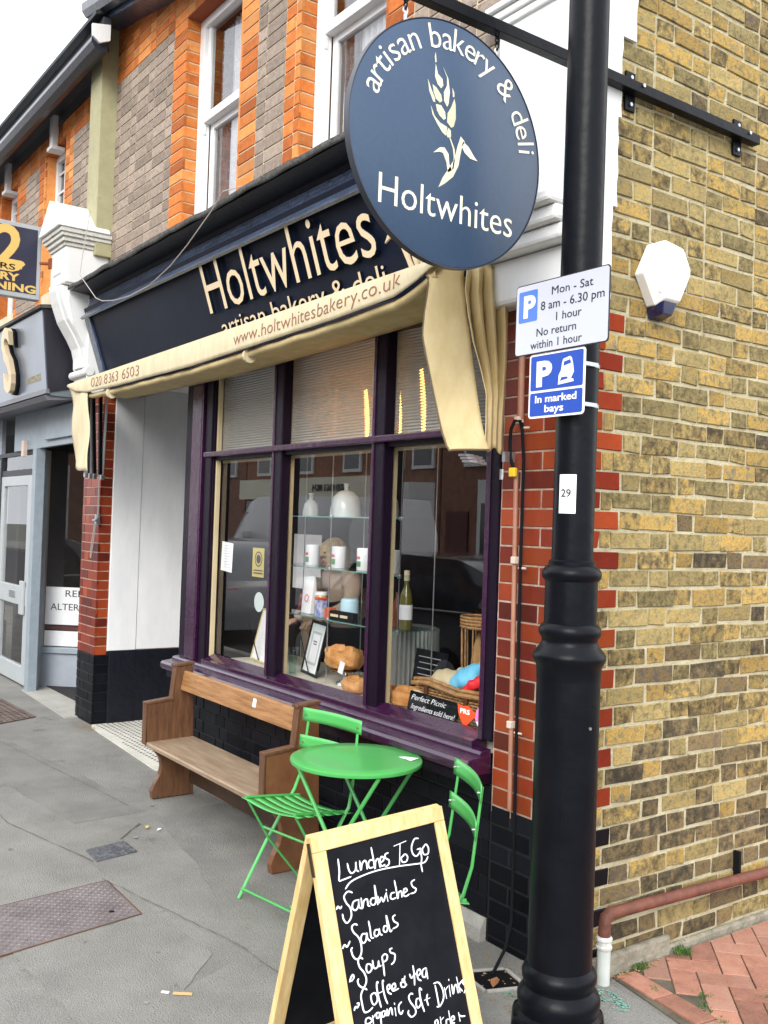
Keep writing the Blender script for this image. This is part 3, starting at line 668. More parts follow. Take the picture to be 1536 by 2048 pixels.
# raised letters
def letters(parent, txt, x0, z0, x1, H, y, depth, ml, off=-.006, sh=0, name='letter', yoff=0):
    """separate solid letters fitted between x0 and x1"""
    t_ = text_mb(txt, 1, 0, 0); xs = [v[0] for v in t_.v]; W = max(xs)-min(xs); hh = max(v[2] for v in text_mb('H', 1, 0, 0).v)
    size = H/hh; sx = (x1-x0)/(W*size)
    prev = 0
    for i, ch in enumerate(txt):
        if ch == ' ': continue
        w_all = text_mb(txt[:i+1], size, depth/2, off*0, sx=sx); w_one = text_mb(ch, size, depth/2, off, sx=sx)
        mx_all = max(v[0] for v in w_all.v); mx_one = max(v[0] for v in w_one.v)
        o_one = text_mb(ch, size, depth/2, 0, sx=sx); dx = mx_all-max(v[0] for v in o_one.v)
        ymin = min(v[1] for v in w_one.v)
        w_one.mi = [0 if all(w_one.v[k][1] < ymin+1e-5 for k in q) else 1 for q in w_one.f]
        w_one.v = [(v[0]+dx+x0, v[1]+y-depth/2+TILT(v[2]+z0), v[2]+z0) for v in w_one.v]
        build(name, w_one, [ml, navy], parent)
letters(FA, 'Holtwhites', -3.035, 2.886, -1.255, .285, -.012, .022, gold, off=-.0015)
letters(FA, 'artisan bakery & deli', -2.95, 2.75, -1.24, .10, -.002, .010, gold, off=0)
# wheat leaf ornament at the right end
b = MB()
for pl in ([(-1.14, 2.90), (-1.08, 2.955), (-1.03, 2.95), (-1.0, 2.90), (-.985, 2.80), (-.95, 2.72), (-.99, 2.72), (-1.01, 2.80), (-1.04, 2.90), (-1.08, 2.92)],
           [(-.985, 2.96), (-.965, 2.9), (-.965, 2.8), (-.95, 2.74), (-.93, 2.8), (-.94, 2.9)], [(-.94, 2.95), (-.915, 2.88), (-.92, 2.8), (-.94, 2.74), (-.925, 2.8), (-.93, 2.9)],
           [(-.90, 2.96), (-.885, 2.88), (-.90, 2.78), (-.93, 2.72), (-.91, 2.8), (-.905, 2.88)]):
    b.ext_y([(q[0]-.0, q[1]) for q in pl], -.02, .0)
b.v = [(v[0]-.05, v[1]+TILT(v[2]), v[2]+.03) for v in b.v]
build('leaf_ornament', b, gold, FA)
# left console bracket with gabled cap
CL = bpy.data.objects.new('console', None); C.objects.link(CL); CL.parent = BK; CL.location = Vector((-5.3, -.1, 3))-BK.location
prof = [(0, 3.42), (-.365, 3.42), (-.362, 3.385), (-.34, 3.30), (-.29, 3.163), (-.212, 3.04), (-.168, 2.957), (-.15, 2.88), (-.148, 2.80), (-.10, 2.78), (0, 2.78)]
b = MB(); b.ext_x(prof, -5.47, -5.16)
build('scroll', b, whitec, CL, bevel=.012)
b = MB(); pr2 = [(p[0]-.018 if 0 < i < len(prof)-1 else p[0], p[1]) for i, p in enumerate(prof)]
b.ext_x([(q[0]*1.0, q[1]) for q in prof[1:9]]+[(q[0]-.016, q[1]) for q in reversed(prof[1:9])], -5.40, -5.23); build('scroll_rib', b, white, CL, bevel=.006)
b = MB(); b.tube([(-5.53, -.125, 2.765), (-5.115, -.125, 2.765)], .035, 14); build('roll_moulding', b, white, CL, smooth=True)
b = MB(); b.ext_x([(0, 2.74), (-.13, 2.74), (-.12, 2.70), (-.07, 2.64), (0, 2.60)], -5.50, -5.15); build('console_foot', b, white, CL, bevel=.008)
b = MB(); b.box(-5.13, -.0, 2.6, -5.155, -.14, 3.43); b.ext_x([(0, 2.6), (-.1, 2.6), (-.13, 2.8), (-.16, 2.95), (-.26, 3.12), (-.3, 3.3), (-.3, 3.43), (0, 3.43)], -5.16, -5.145); build('side_cheek', b, whitec, CL)
b = MB(); b.box(-5.50, -.345, 3.44, -5.13, .0, 3.72); build('cap_block', b, whitec, CL, bevel=.006)
b = MB(); b.box(-5.42, -.352, 3.52, -5.21, -.3, 3.64); b.box(-5.49, -.36, 3.425, -5.14, 0, 3.455); build('panel_relief', b, white, CL, bevel=.01)
for i, (q, z0, z1) in enumerate(((.012, 3.72, 3.75), (.03, 3.75, 3.785), (.048, 3.785, 3.815), (.062, 3.815, 3.85))):
    b = MB(); b.box(-5.50-q, -.345-q, z0+.001, -5.13+q, .0, z1); build('cap_moulding', b, mat('sooty white paint', (.5, .5, .46), .9, bump=.5, col2=(.7, .7, .66), vscale=60, stain=((.08, .08, .07), 16, .58)), CL, bevel=.005)
b = MB(); b.ext_y([(-5.575, 3.851), (-5.055, 3.851), (-5.06, 3.87), (-5.315, 4.10), (-5.57, 3.87)], -.43, -.02); build('gabled_cap', b, whitec, CL, bevel=.006)
# right console and tall white pilaster above it
CR = bpy.data.objects.new('corner_console', None); C.objects.link(CR); CR.parent = BK; CR.location = Vector((-.2, -.1, 3))-BK.location
prof = [(0, 3.42), (-.05, 3.42), (-.055, 3.3), (-.07, 3.2), (-.10, 3.1), (-.14, 3.0), (-.16, 2.92), (-.16, 2.84), (-.15, 2.80), (0, 2.78)]
b = MB(); b.ext_x(prof, -.43, -.012); build('scroll', b, white, CR, smooth=True)
for y0, z0, y1, z1 in ((-.2, 2.74, 0, 2.80), (-.235, 2.80, 0, 2.85), (-.17, 2.68, 0, 2.739)):
    b = MB(); b.box(-.45, y0, z0+.001, .012, y1, z1); build('console_moulding', b, white, CR, bevel=.014)
b = MB(); b.box(-.44, -.11, 2.50, .008, 0, 2.68); build('console_foot', b, whitec, CR, bevel=.02)
b = MB(); b.box(-.45, -.036, 3.42, -.0, .0, 6.2); b.box(-.52, -.02, 3.43, -.45, 0, 6.2); build('white_pilaster', b, white, CR, bevel=.005)
for y0, z0, z1 in ((-.06, 3.70, 3.735), (-.075, 3.735, 3.765), (-.05, 3.665, 3.70)):
    b = MB(); b.box(-.56, y0, z0+.001, .014, -.0, z1); build('string_moulding', b, white, CR, bevel=.008)
# --- upper wall
UW = bpy.data.objects.new('upper_wall', None); C.objects.link(UW); UW.parent = BK; UW.location = Vector((-3, 0, 3.5))-BK.location; WTOP = 5.6
WIN = ((-3.76, -2.93), (-2.2, -1.375)); WT = 5.06
b = MB()
for x0, x1 in ((-5.33, -3.765), (-2.925, -2.205), (-1.37, -.45)): b.box(x0, .006, 3.0, x1, .3, WTOP)
for x0, x1 in WIN: b.box(x0-.006, .006, WT+.005, x1+.006, .3, WTOP)
build('mortar', b, mortar_o, UW)
cells = []
def zone(x, z):
    if z > 5.10: return orange
    for x0, x1 in WIN:
        tooth = .0 if int((z-ZR)/CO/3) % 2 else .055
        if x0-.17-tooth < x < x0 or x1 < x < x1+.19+tooth: return orange
    if -5.4 < x < -4.9: return greyb
    return greyb
for k, zc, H in rows(3.4, WTOP):
    for a0, a1 in ((-5.33, -3.76), (-2.93, -2.2), (-1.375, -.5)):
        if zc > WT+.03: continue
        for uc, L, i in run(a0-(0 if k % 2 else .11), a1, lambda i, k=k: .2175 if (i+k) % 2 else .1025):
            if uc-L/2 < a0: L -= a0-(uc-L/2); uc = a0+L/2
            if L < .02: continue
            cells.append((uc, zc, L, H+.002, zone(uc, zc)))
    if zc > WT+.03:
        for uc, L, i in run(-5.33-(0 if k % 2 else .11), -.5, lambda i, k=k: .2175 if (i+k) % 2 else .1025): cells.append((uc, zc, L, H+.002, orange))
lay(UW, 'brick', (0, .02, 0), (1, 0, 0), (0, -1, 0), cells, 'upper', limit=300, jit=.0012)
for x0, x1 in WIN:
    cells = []
    for k, zc, H in rows(3.4, WT):
        cells.append((.06, zc, .115, H+.002, orange))
    lay(UW, 'reveal_brick', (x0-.02, 0, 0), (0, 1, 0), (1, 0, 0), cells, 'rev', limit=60, jit=.0012)
    b = MB(); b.box(x1, .0, 3.4, x1+.02, .115, WT); build('jamb', b, orange, UW); b = MB(); b.box(x0-.02, .122, 3.4, x0-.002, .3, WT); build('jamb', b, orange, UW)
    b = MB(); b.box(x0, .0, WT, x1, .3, WT+.004); build('head_soffit', b, mat('red brick soffit', (.3, .08, .03), .9, bump=.5), UW)
    # sash window
    W = bpy.data.objects.new('sash_window', None); C.objects.link(W); W.parent = BK; W.location = Vector((x0, .12, 3.5))-BK.location
    b = MB(); b.box(x0, .10, 3.40, x0+.075, .16, WT); b.box(x1-.075, .10, 3.40, x1, .16, WT); b.box(x0+.0751, .10, WT-.06, x1-.0751, .16, WT-.001); build('frame', b, woodwhite, W, bevel=.005)
    zr = 4.36
    b = MB(); b.box(x0+.076, .125, zr-.0, x0+.115, .165, WT-.06); b.box(x1-.115, .125, zr, x1-.076, .165, WT-.06); b.box(x0+.076, .112, zr-.02, x1-.076, .17, zr+.04); build('upper_sash', b, woodwhite, W, bevel=.004)
    b = MB(); b.box(x0+.076, .165, 3.4, x0+.125, .2, zr-.021); b.box(x1-.125, .165, 3.4, x1-.076, .2, zr-.021); b.box(x0+.126, .165, zr-.06, x1-.126, .2, zr-.021); build('lower_sash', b, woodwhite, W, bevel=.004)
    b = MB(); b.box(x0+.062, .11, zr-.10, x0+.08, .135, zr-.0205); b.box(x1-.08, .11, zr-.10, x1-.062, .135, zr-.0205); build('sash_horn', b, woodwhite, W, bevel=.005)
    build('upper_pane', MB().box(x0+.112, .142, zr+.035, x1-.112, .147, WT-.05), glassmat('old window glass', 1.9, (.8, .8, .8)) if 'old window glass' not in MATS else MATS['old window glass'], W)
    build('lower_pane', MB().box(x0+.12, .18, 3.42, x1-.12, .185, zr-.05), MATS['old window glass'], W)
    cur = mat('net curtain', (.86, .86, .9), .9, var=.12, vscale=25)
    b = MB(); n = 60
    b.grid(lambda a, c, x0=x0: (x0+.10+(.22+.1*(1-c))*a, .235+.018*math.sin(a*34+c*2), 3.4+1.6*c), n, 4); build('curtain', b, mat('grey curtain', (.3, .28, .3), .9, var=.3, vscale=18), W, smooth=True, thick=.003)
    b = MB(); b.grid(lambda a, c, x0=x0, x1=x1: (x0+.30+(x1-x0-.38)*a, .215+.012*math.sin(a*50), 3.4+1.6*c), n, 4); build('curtain', b, cur, W, smooth=True, thick=.003)
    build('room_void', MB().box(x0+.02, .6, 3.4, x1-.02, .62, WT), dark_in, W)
# green rendered pilaster between the buildings
b = MB(); b.box(-5.34, -.13, 3.68, -5.09, .01, 5.5); o = build('party_pilaster', b, green_p, BK, bevel=.006)
# eaves
EV = bpy.data.objects.new('eaves', None); C.objects.link(EV); EV.parent = BK; EV.location = Vector((-3, -.1, 5.4))-BK.location
def slope(mb):
    mb.v = [(x, y, z-(.20*(min(x, -3.4)+5.1))) for x, y, z in mb.v]; return mb
for x0, x1 in ((-5.12, -3.4), (-3.4, .05)):
    build('soffit_board', slope(MB().box(x0, -.16, 5.50, x1, .05, 5.53)), navyg, EV)
    build('fascia_board', slope(MB().box(x0, -.18, 5.49, x1, -.161, 5.62)), navyg, EV)
    build('gutter', slope(MB().ext_x([(-.181, 5.54), (-.21, 5.52), (-.26, 5.53), (-.29, 5.57), (-.295, 5.63), (-.181, 5.63)], x0-.02, x1-.02)), gutterm, EV)
    build('roof', slope(MB().ext_x([(-.24, 5.64), (-.24, 5.67), (3, 7.3), (3, 7.2), (.05, 5.54)], x0, x1)), slatec, EV)
# room behind the shop window
RM = bpy.data.objects.new('shop_interior', None); C.objects.link(RM); RM.parent = BK; RM.location = Vector((-2, 2, 0))-BK.location
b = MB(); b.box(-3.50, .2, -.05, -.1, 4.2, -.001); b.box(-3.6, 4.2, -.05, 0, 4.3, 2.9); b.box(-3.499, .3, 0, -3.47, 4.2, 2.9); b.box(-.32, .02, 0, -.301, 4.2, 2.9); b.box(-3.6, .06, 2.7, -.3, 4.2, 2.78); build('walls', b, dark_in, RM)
b = MB(); b.box(-3.10, .064, .70, -.45, .62, .755); build('display_bed', b, mat('cream display board', (.62, .58, .47), .5, var=.05), RM, bevel=.003)
b = MB(); b.box(-3.3, 2.4, 0, -1.4, 2.9, .95); b.box(-3.3, 2.38, .95, -1.38, 2.95, .99); build('counter', b, mat('brown counter', (.12, .06, .03), .5), RM)
b = MB()
for z in (.5, .95, 1.4, 1.85): b.box(-3.4, 3.9, z, -.5, 4.18, z+.025)
build('back_shelf', b, woodd, RM)
b = MB(); b.box(-.53, .1, .76, -.5, .6, 2.6); build('inner_reveal', b, darkp, RM)

# ================================================================== AWNING
AW = thing('awning', 'retracted cream canvas awning with printed web address over the purple shop window', 'awning', (-2.7, -.2, 2.5))
def lerp(tab, x):
    for (a, va), (c, vc) in zip(tab, tab[1:]):
        if x <= c: q = max(0, (x-a)/(c-a)); return va+(vc-va)*q
    return tab[-1][1]
zt = [(-4.95, 2.625), (-4.5, 2.634), (-2.7, 2.653), (-.57, 2.676), (-.3, 2.68)]
zm = [(-4.95, 2.60), (-4.75, 2.55), (-4.5, 2.515), (-3.9, 2.505), (-2.7, 2.502), (-1.2, 2.54), (-.75, 2.562), (-.60, 2.60), (-.5, 2.64)]
def val(a, c):
    x = -4.93+(4.93-.47)*a; T = lerp(zt, x); M_ = lerp(zm, x)
    wv = .004*math.sin(x*7)+.0025*math.sin(x*23)
    if c < .5: q = c/.5; return (x, -.10-.25*q, T+.05*(1-q)-.012*q+wv*.4)
    q = (c-.5)/.5
    return (x, -.35-.004*math.sin(q*math.pi)+wv, T-.012-(T-.012-M_)*q+wv*.5)
b = MB(); b.grid(val, 110, 12); build('valance', b, canvas, AW, smooth=True, thick=.004)
b = MB()
def barf(a, c):
    x = -4.72+(4.72-.50)*a; z = lerp(zm, x)-.030; q = c*2*math.pi
    return (x, -.31+.022*math.cos(q), z+.010+.02*math.sin(q)+(.002*math.sin(x*19)))
b.grid(barf, 60, 12); build('roll', b, canvas_t, AW, smooth=True)
b = MB()
def undf(a, c):
    x = -4.72+(4.72-.50)*a; z = lerp(zm, x)-.034
    return (x, -.31+.27*c, z+.02*c+.012*math.sin(c*3.1))
b.grid(undf, 30, 6); build('underside', b, canvas_t, AW, smooth=True, thick=.003)
for x in (-4.1, -2.08): b = MB(); z = lerp(zm, x)-.03; b.lathe([(.0, 0), (.038, 0), (.038, .02), (.0, .02)], (0, 0, 0), 14); b.xf(Matrix.Translation((x, -.312, z)) @ Matrix.Rotation(math.radians(90), 4, 'Y')); build('bar_joint', b, canvas, AW, smooth=False)
# printed text
def print_on(name, txt, x0, x1, zoff, H, ml, parent, yy=-.3665, off=0):
    hh = .73; t_ = text_mb(txt, 1, 0, 0); xs = [v[0] for v in t_.v]; W = max(xs)-min(xs); size = H/hh; sx = (x1-x0)/(W*size)
    t_ = text_mb(txt, size, .0006, off, sx=sx)
    
    def surf(x, z):
        T = lerp(zt, x); M_ = lerp(zm, x); q = max(0, min(1, (T-.012-z)/(T-.012-M_))); return -.35-.004*math.sin(q*math.pi)+.004*math.sin(x*7)+.0025*math.sin(x*23)-.0038
    t_.v = [(v[0]+x0, surf(v[0]+x0, v[2]+zoff(v[0]+x0))+v[1], v[2]+zoff(v[0]+x0)) for v in t_.v]; return build(name, t_, ml, parent)
print_on('lettering', 'www.holtwhitesbakery.co.uk', -2.17, -.70, lambda x: lerp(zm, x)+.034, .068, brown, AW, off=-.0012)
print_on('lettering', '020 8363 6503', -4.40, -3.50, lambda x: lerp(zm, x)+.03, .072, brown, AW, off=-.0015)
# drooping side pieces: left flap
b = MB()
def lf(a, c):
    xl = lerp([(0, -4.95), (.2, -4.86), (.6, -4.80), (1, -4.73)], c); xr = -4.50+.06*c
    bow = .03*math.sin(a*math.pi)*(1-c*.6)
    z = 2.60-.65*c+(.03*(1-a)**4 if c > .9 else 0)
    return (xl+(xr-xl)*a, -.335-bow*.4+.01*math.sin(c*9+a*3), z)
b.grid(lf, 10, 22); build('left_flap', b, canvas, AW, smooth=True, thick=.004)
# right flap: front panel
L = [(-.59, 2.665), (-.535, 2.60), (-.548, 2.475), (-.542, 2.38), (-.494, 2.246), (-.412, 1.99), (-.392, 1.935), (-.365, 1.915)]
R = [(-.44, 2.665), (-.462, 2.60), (-.445, 2.45), (-.41, 2.334), (-.352, 2.157), (-.30, 1.99), (-.288, 1.94), (-.288, 1.925)]
def rf(a, c):
    q = c*(len(L)-1); i = min(len(L)-2, int(q)); k = q-i
    xl = L[i][0]*(1-k)+L[i+1][0]*k; zl = L[i][1]*(1-k)+L[i+1][1]*k; xr = R[i][0]*(1-k)+R[i+1][0]*k; zr = R[i][1]*(1-k)+R[i+1][1]*k
    y = -.345+.125*a; crease = .006*math.sin(c*17+a*4)*math.sin(a*math.pi)+.008*math.sin(a*5+c*9)
    return (xl+(xr-xl)*a+crease*.4, y-.022*math.sin(a*math.pi)+crease, zl+(zr-zl)*a)
b = MB(); b.grid(rf, 16, 40); build('right_flap', b, canvas_t, AW, smooth=True, thick=.004)
b = MB(); b.tube([rf(0, i/30) for i in range(31)]+[rf(i/8, 1) for i in range(1, 9)], .0045, 6); build('piping', b, brown if False else mat('piping', (.13, .09, .05), .7), AW, smooth=True)
# pleats gathered to the wall
def pl(a, c):
    # a across (panel edge -> wall), c down
    q = c*(len(R)-1); i = min(len(R)-2, int(q)); k = q-i
    xr = R[i][0]*(1-k)+R[i+1][0]*k; z = 2.66-.73*c
    x1 = -.385+.018*c; y0, y1 = -.222, -.055
    amp = (.012+.05*max(0, 1-abs(c-.33)/.5))*(1 if c > .06 else c/.06)
    zig = abs(((a*3.5) % 1)*2-1)-.5
    x = xr+(x1-xr)*a; y = y0+(y1-y0)*a
    return (x+zig*amp*1.1+.014*math.sin(c*5), y-zig*amp*.7, z-.01*math.sin(a*9))
b = MB(); b.grid(pl, 42, 36); build('pleated_side', b, canvas_t, AW, smooth=True, thick=.003)
b = MB()
for i in range(9):
    b = MB(); b.obox((-.375+.011*(i % 3)-.03*(i//3), -.25+.05*(i//3), 1.905-.012*(i % 3)), (1, .2, 0), (0, 1, 0), (0, 0, 1), .018, .02, .0045); build('folded_arm_end', b, metal, AW)
b = MB(); b.box(-.352, -.085, 1.89, -.335, -.03, 1.93); b.tube([(-.345, -.09, 1.86), (-.345, -.09, 1.82)], .008, 8)
build('arm_foot', b, metal, AW)
b = MB(); b.tube([(-.44, -.03, 2.64), (-.40, -.05, 2.60), (-.34, -.05, 2.54), (-.29, -.08, 2.50)], .006, 6); build('cord', b, blackm, AW)
# left folding arms
for i, (xt, xb, y) in enumerate(((-4.62, -4.56, -.31), (-4.80, -4.71, -.225), (-4.86, -4.78, -.17), (-4.80, -4.84, -.09))):
    b = MB(); b.tube([(xt, y, 2.56), (xb, y, 1.935)], .011 if i else .015, 8); build('folding_arm', b, whitemetal, AW, smooth=True)
for i, (xt, xb, y) in enumerate(((-4.70, -4.63, -.285), (-4.84, -4.74, -.195), (-4.86, -4.80, -.13))):
    b = MB(); b.obox(((xt+xb)/2, y+.01, 2.25), ((xt-xb), 0, .62), (0, 1, 0), (1, 0, 0), .31, .012, .014); build('folded_canvas', b, blackm, AW)
for x, y in ((-4.56, -.31), (-4.71, -.225), (-4.78, -.17), (-4.84, -.09)): b = MB(); b.box(x-.014, y-.014, 1.905, x+.014, y+.014, 1.94); build('arm_knuckle', b, metal, AW, bevel=.003)
# pull cord looping down the left pier
t = tag(build('pull_string', MB().tube([(-5.10, -.02, 2.55), (-5.105, -.02, 2.1), (-5.10, -.02, 1.62), (-5.115, -.03, 1.58), (-5.16, -.03, 1.4), (-5.2, -.03, 1.29), (-5.215, -.03, 1.31), (-5.19, -.03, 1.42), (-5.13, -.03, 1.6)], .004, 5), mat('grey cord', (.35, .33, .3), .8)), 'thin grey awning cord looped over the red tiled pier', 'cord')
tag(build('cord_cleat', MB().box(-5.135, -.035, 1.56, -5.10, .0, 1.64).box(-5.15, -.05, 1.585, -5.09, -.03, 1.6), metal, bevel=.004), 'small metal cleat holding the cord at the white doorway edge', 'cleat')
# wire hanging along the cornice
pts = []
for i in range(15):
    a = i/14; pts.append((-4.62+.96*a, -.335, 3.47-.50*a-.02*math.sin(a*math.pi)))
A = [(-4.87, -.25, 3.95), (-4.86, -.3, 3.6), (-4.80, -.335, 3.43), (-4.42, -.335, 3.19), (-4.28, -.335, 3.145), (-4.05, -.335, 3.11), (-3.75, -.335, 3.09), (-3.42, -.335, 3.1), (-3.1, -.335, 3.16), (-2.85, -.335, 3.24), (-2.55, -.335, 3.36), (-2.42, -.33, 3.44), (-2.36, -.25, 3.47)]
tag(build('hanging_wire', MB().tube(A, .0035, 5), mat('pale wire', (.4, .36, .34), .6), smooth=True), 'loose thin wire sagging across the navy cornice and fascia', 'wire')
# ================================================================== ROUND HANGING SIGN AND ITS BAR
SB = thing('sign_bracket', 'black steel bar bolted to the brick side wall and reaching out over the street', 'bracket', (.05, .5, 3.3))
b = MB(); b.box(.012, -1.3, 3.288, .052, .955, 3.315); b.box(.046, -1.3, 3.289, .0519, .954, 3.327); build('bar', b, black, SB, bevel=.002)
for y in (.178, .855):
    b = MB(); b.box(.002, y-.028, 3.228, .012, y+.028, 3.378); o = build('wall_plate', b, black, SB, bevel=.003)
    for z in (3.355, 3.252): b = MB(); b.tube([(.012, y, z), (.019, y, z)], .008, 6); build('bolt', b, metal, o)
    b = MB(); b.tube([(.052, y+.025, 3.318), (.058, y+.025, 3.318)], .008, 6); build('bolt', b, metal, o)
SY, SZ, SR, SX = -.715, 2.858, .393, .045
RS = thing('round_sign', 'round dark blue hanging sign with wheat ear and bakery name', 'sign', (SX, SY, SZ))
b = MB(); b.lathe([(SR-.004, -.012), (SR, -.009), (SR, .009), (SR-.004, .012)], (0, 0, 0), 96); b.xf(Matrix.Translation((SX-.012, SY, SZ)) @ Matrix.Rotation(math.radians(90), 4, 'Y')); build('disc', b, signblue, RS, smooth=True)
b = MB(); b.lathe([(SR+.0005, -.014), (SR+.003, -.014), (SR+.003, .0125), (SR+.0005, .0125)], (0, 0, 0), 96, caps=False); b.xf(Matrix.Translation((SX-.012, SY, SZ)) @ Matrix.Rotation(math.radians(90), 4, 'Y')); build('edge_band', b, mat('sign edge', (.03, .035, .05), .4), RS, smooth=True)
WHEAT = """-73,241 -63,212 -44,201 -40,181 -48,170 -62,179 -74,201
-75,277 -70,249 -74,245 -78,263
-83,173 -67,167 -47,149 -42,131 -51,123 -68,131 -77,149
-43,240 -20,209 -12,168 -16,128 -21,118 -33,132 -36,161 -24,186 -25,211
-67,114 -46,116 -29,99 -25,79 -33,72 -50,81 -61,94
8,152 14,133 16,90 9,62 -2,55 -19,68 -18,98 -5,119
-87,104 -71,75 -49,60 -18,53 -23,24 -37,31 -59,53 -79,77
-13,52 -3,46 -1,26 -14,20 -21,29
-102,184 -91,162 -73,133 -70,119 -78,119 -95,148
-2,184 6,173 8,159 2,155
-9,24 -5,25 15,-9 19,-38 13,-76 8,-77 14,-39 9,-10
-71,-42 -45,-19 -26,-15 -9,-32 -4,-65 7,-80 -9,-92 -16,-60 -31,-34 -45,-33
-45,-147 -30,-114 -10,-84 16,-43 28,3 40,38 58,24 47,8 40,-24 34,-60 13,-100 -19,-129
50,24 75,11 99,-14 114,-25 83,-24 59,-11 45,7"""
b = MB()
for l in WHEAT.strip().split('\n'):
    p = [tuple(float(q)/1000 for q in a.split(',')) for a in l.split()]
    b.ext_x([(SY+a, SZ+c) for a, c in p], SX-.003, SX+.0015)
build('wheat_ear', b, brickmat('worn cream print', [(0, (.7, .65, .46)), (1, (.82, .78, .6))], rough=.6, bump=0, spots=((.03, .06, .12), 90, .6)), RS)
x = SX+.0006
# straight name
NM = 'Holtwhites'; hh = .73; size = .1/hh; _ = 0
t_ = text_mb(NM, 1, 0, 0); W0 = max(v[0] for v in t_.v)-min(v[0] for v in t_.v)
b = text_mb(NM, size, .0006, -.0008, sx=.556/(W0*size)); b.xf(frame((x, -1.003, 2.612), (0, 1, 0), (0, 0, 1))); build('name_lettering', b, cream, RS)
# arc lettering: angle measured clockwise from the top
arc = 'artisan bakery & deli'
adv = {'a': .62, 'r': .46, 't': .42, 'i': .34, 's': .56, 'n': .64, ' ': .5, 'b': .65, 'k': .6, 'e': .62, 'y': .58, '&': .8, 'd': .65, 'l': .34}
tot = sum(adv[c] for c in arc); a0, a1 = math.radians(-75), math.radians(82); acc = 0; RB = .302; b = MB()
for ch in arc:
    wd = adv[ch]
    if ch != ' ':
        th = a0+(a1-a0)*(acc+wd/2)/tot; k = text_mb(ch, .112, .0006, -.0006, align='LEFT'); xs = [v[0] for v in k.v]; cx = (max(xs)+min(xs))/2
        k.v = [(v[0]-cx, v[1], v[2]) for v in k.v]
        up = Vector((0, math.sin(th), math.cos(th))); ri = Vector((0, math.cos(th), -math.sin(th)))
        k.xf(frame((x, SY+RB*math.sin(th), SZ+RB*math.cos(th)), ri, up)); b.add(k.v, k.f)
    acc += wd
build('arc_lettering', b, cream, RS)
for y, zt_ in ((-.905, 3.215), (-.52, 3.207)):
    b = MB(); b.tube([(.033, y, zt_-.02), (.033, y, zt_+.018)], .006, 6); build('eyelet', b, metal, RS)
    zz = zt_+.014
    for i in range(4):
        b = MB(); n = 12; rr2 = .0105; pp = []
        for k in range(n+1):
            q = 2*math.pi*k/n; c_, s_ = math.cos(q)*.008, math.sin(q)*.0135
            pp.append((.033+(c_ if i % 2 else 0), y+(0 if i % 2 else c_), zz+.008+s_))
        b.tube(pp, .0028, 5); build('chain_link', b, metal if i == 0 else black, RS, smooth=True); zz += .0185
# ================================================================== STREET LAMP COLUMN
LX, LY = .317, -.383
LP = thing('lamp_column', 'black painted cast iron lamp column standing at the shop corner', 'lamp column', (LX, LY, G))
b = MB(); b.lathe([(.0655, 1.50), (.0655, 2.2), (.064, 3.2), (.062, 4.6), (.06, 6.5)], (LX, LY, 0), 40); build('shaft', b, black, LP, smooth=True)
prof = [(.066, 1.535), (.074, 1.53), (.074, 1.518), (.084, 1.512), (.0925, 1.50), (.094, 1.49), (.0925, 1.478), (.083, 1.468)]
b = MB(); b.lathe(prof, (LX, LY, 0), 40, caps=False); build('upper_collar', b, black, LP, smooth=True)
b = MB(); b.lathe([(.083, 1.50), (.0835, 1.31)], (LX, LY, 0), 48, caps=False, fn=lambda t, i: 1-.018*max(0, math.cos(t*10))**3); build('fluted_neck', b, black, LP, smooth=True)
prof = [(.083, 1.335), (.091, 1.33), (.097, 1.32), (.099, 1.307), (.096, 1.296), (.089, 1.288), (.088, 1.276), (.094, 1.264), (.107, 1.248), (.1145, 1.237), (.116, 1.226), (.111, 1.213), (.103, 1.20), (.1015, 1.16)]
b = MB(); b.lathe(prof, (LX, LY, 0), 48, caps=False); build('lower_collar', b, black, LP, smooth=True)
b = MB(); b.lathe([(.1, 1.165), (.1005, 1.12), (.1, .9), (.101, .24)], (LX, LY, 0), 48, caps=False); build('base_tube', b, black, LP, smooth=True)
b = MB(); b.lathe([(.1022, .62), (.1022, 1.085), (.099, 1.085)], (LX, LY, 0), 48, caps=False)
# door: a slightly proud curved plate
b = MB(); n = 10; vs = []
for k in range(n+1):
    q = math.radians(-52)+math.radians(64)*k/n
    for z in (.62, 1.085): vs.append((LX+.1035*math.cos(q), LY+.1035*math.sin(q), z))
    for z in (1.085, .62): vs.append((LX+.1*math.cos(q), LY+.1*math.sin(q), z))
fs = []
for k in range(n):
    o_ = k*4
    for i in range(4): fs.append((o_+i, o_+(i+1) % 4, o_+4+(i+1) % 4, o_+4+i))
fs += [(0, 1, 2, 3), (n*4+3, n*4+2, n*4+1, n*4)]
b.add(vs, fs); o = build('access_door', b, black, LP)
b = MB(); q = math.radians(-5); c = Vector((LX+.1035*math.cos(q), LY+.1035*math.sin(q), 1.02)); b.tube([c, c+Vector((.004, 0, 0))], .005, 8); build('lock', b, metal, o)
prof = [(.1005, .285), (.1005, .262), (.112, .25), (.118, .236), (.116, .218), (.109, .208), (.109, .196), (.122, .182), (.130, .165), (.13, .148), (.124, .132), (.124, .12), (.136, .108)]
b = MB(); b.lathe(prof, (LX, LY, 0), 48, caps=False); build('foot_mouldings', b, black, LP, smooth=True)
b = MB(); b.lathe([(.142, .11), (.152, .1), (.157, .085), (.157, .02), (.165, G-.05)], (LX, LY, 0), 8, rot=math.radians(22.5)); build('plinth', b, black, LP, bevel=.008)
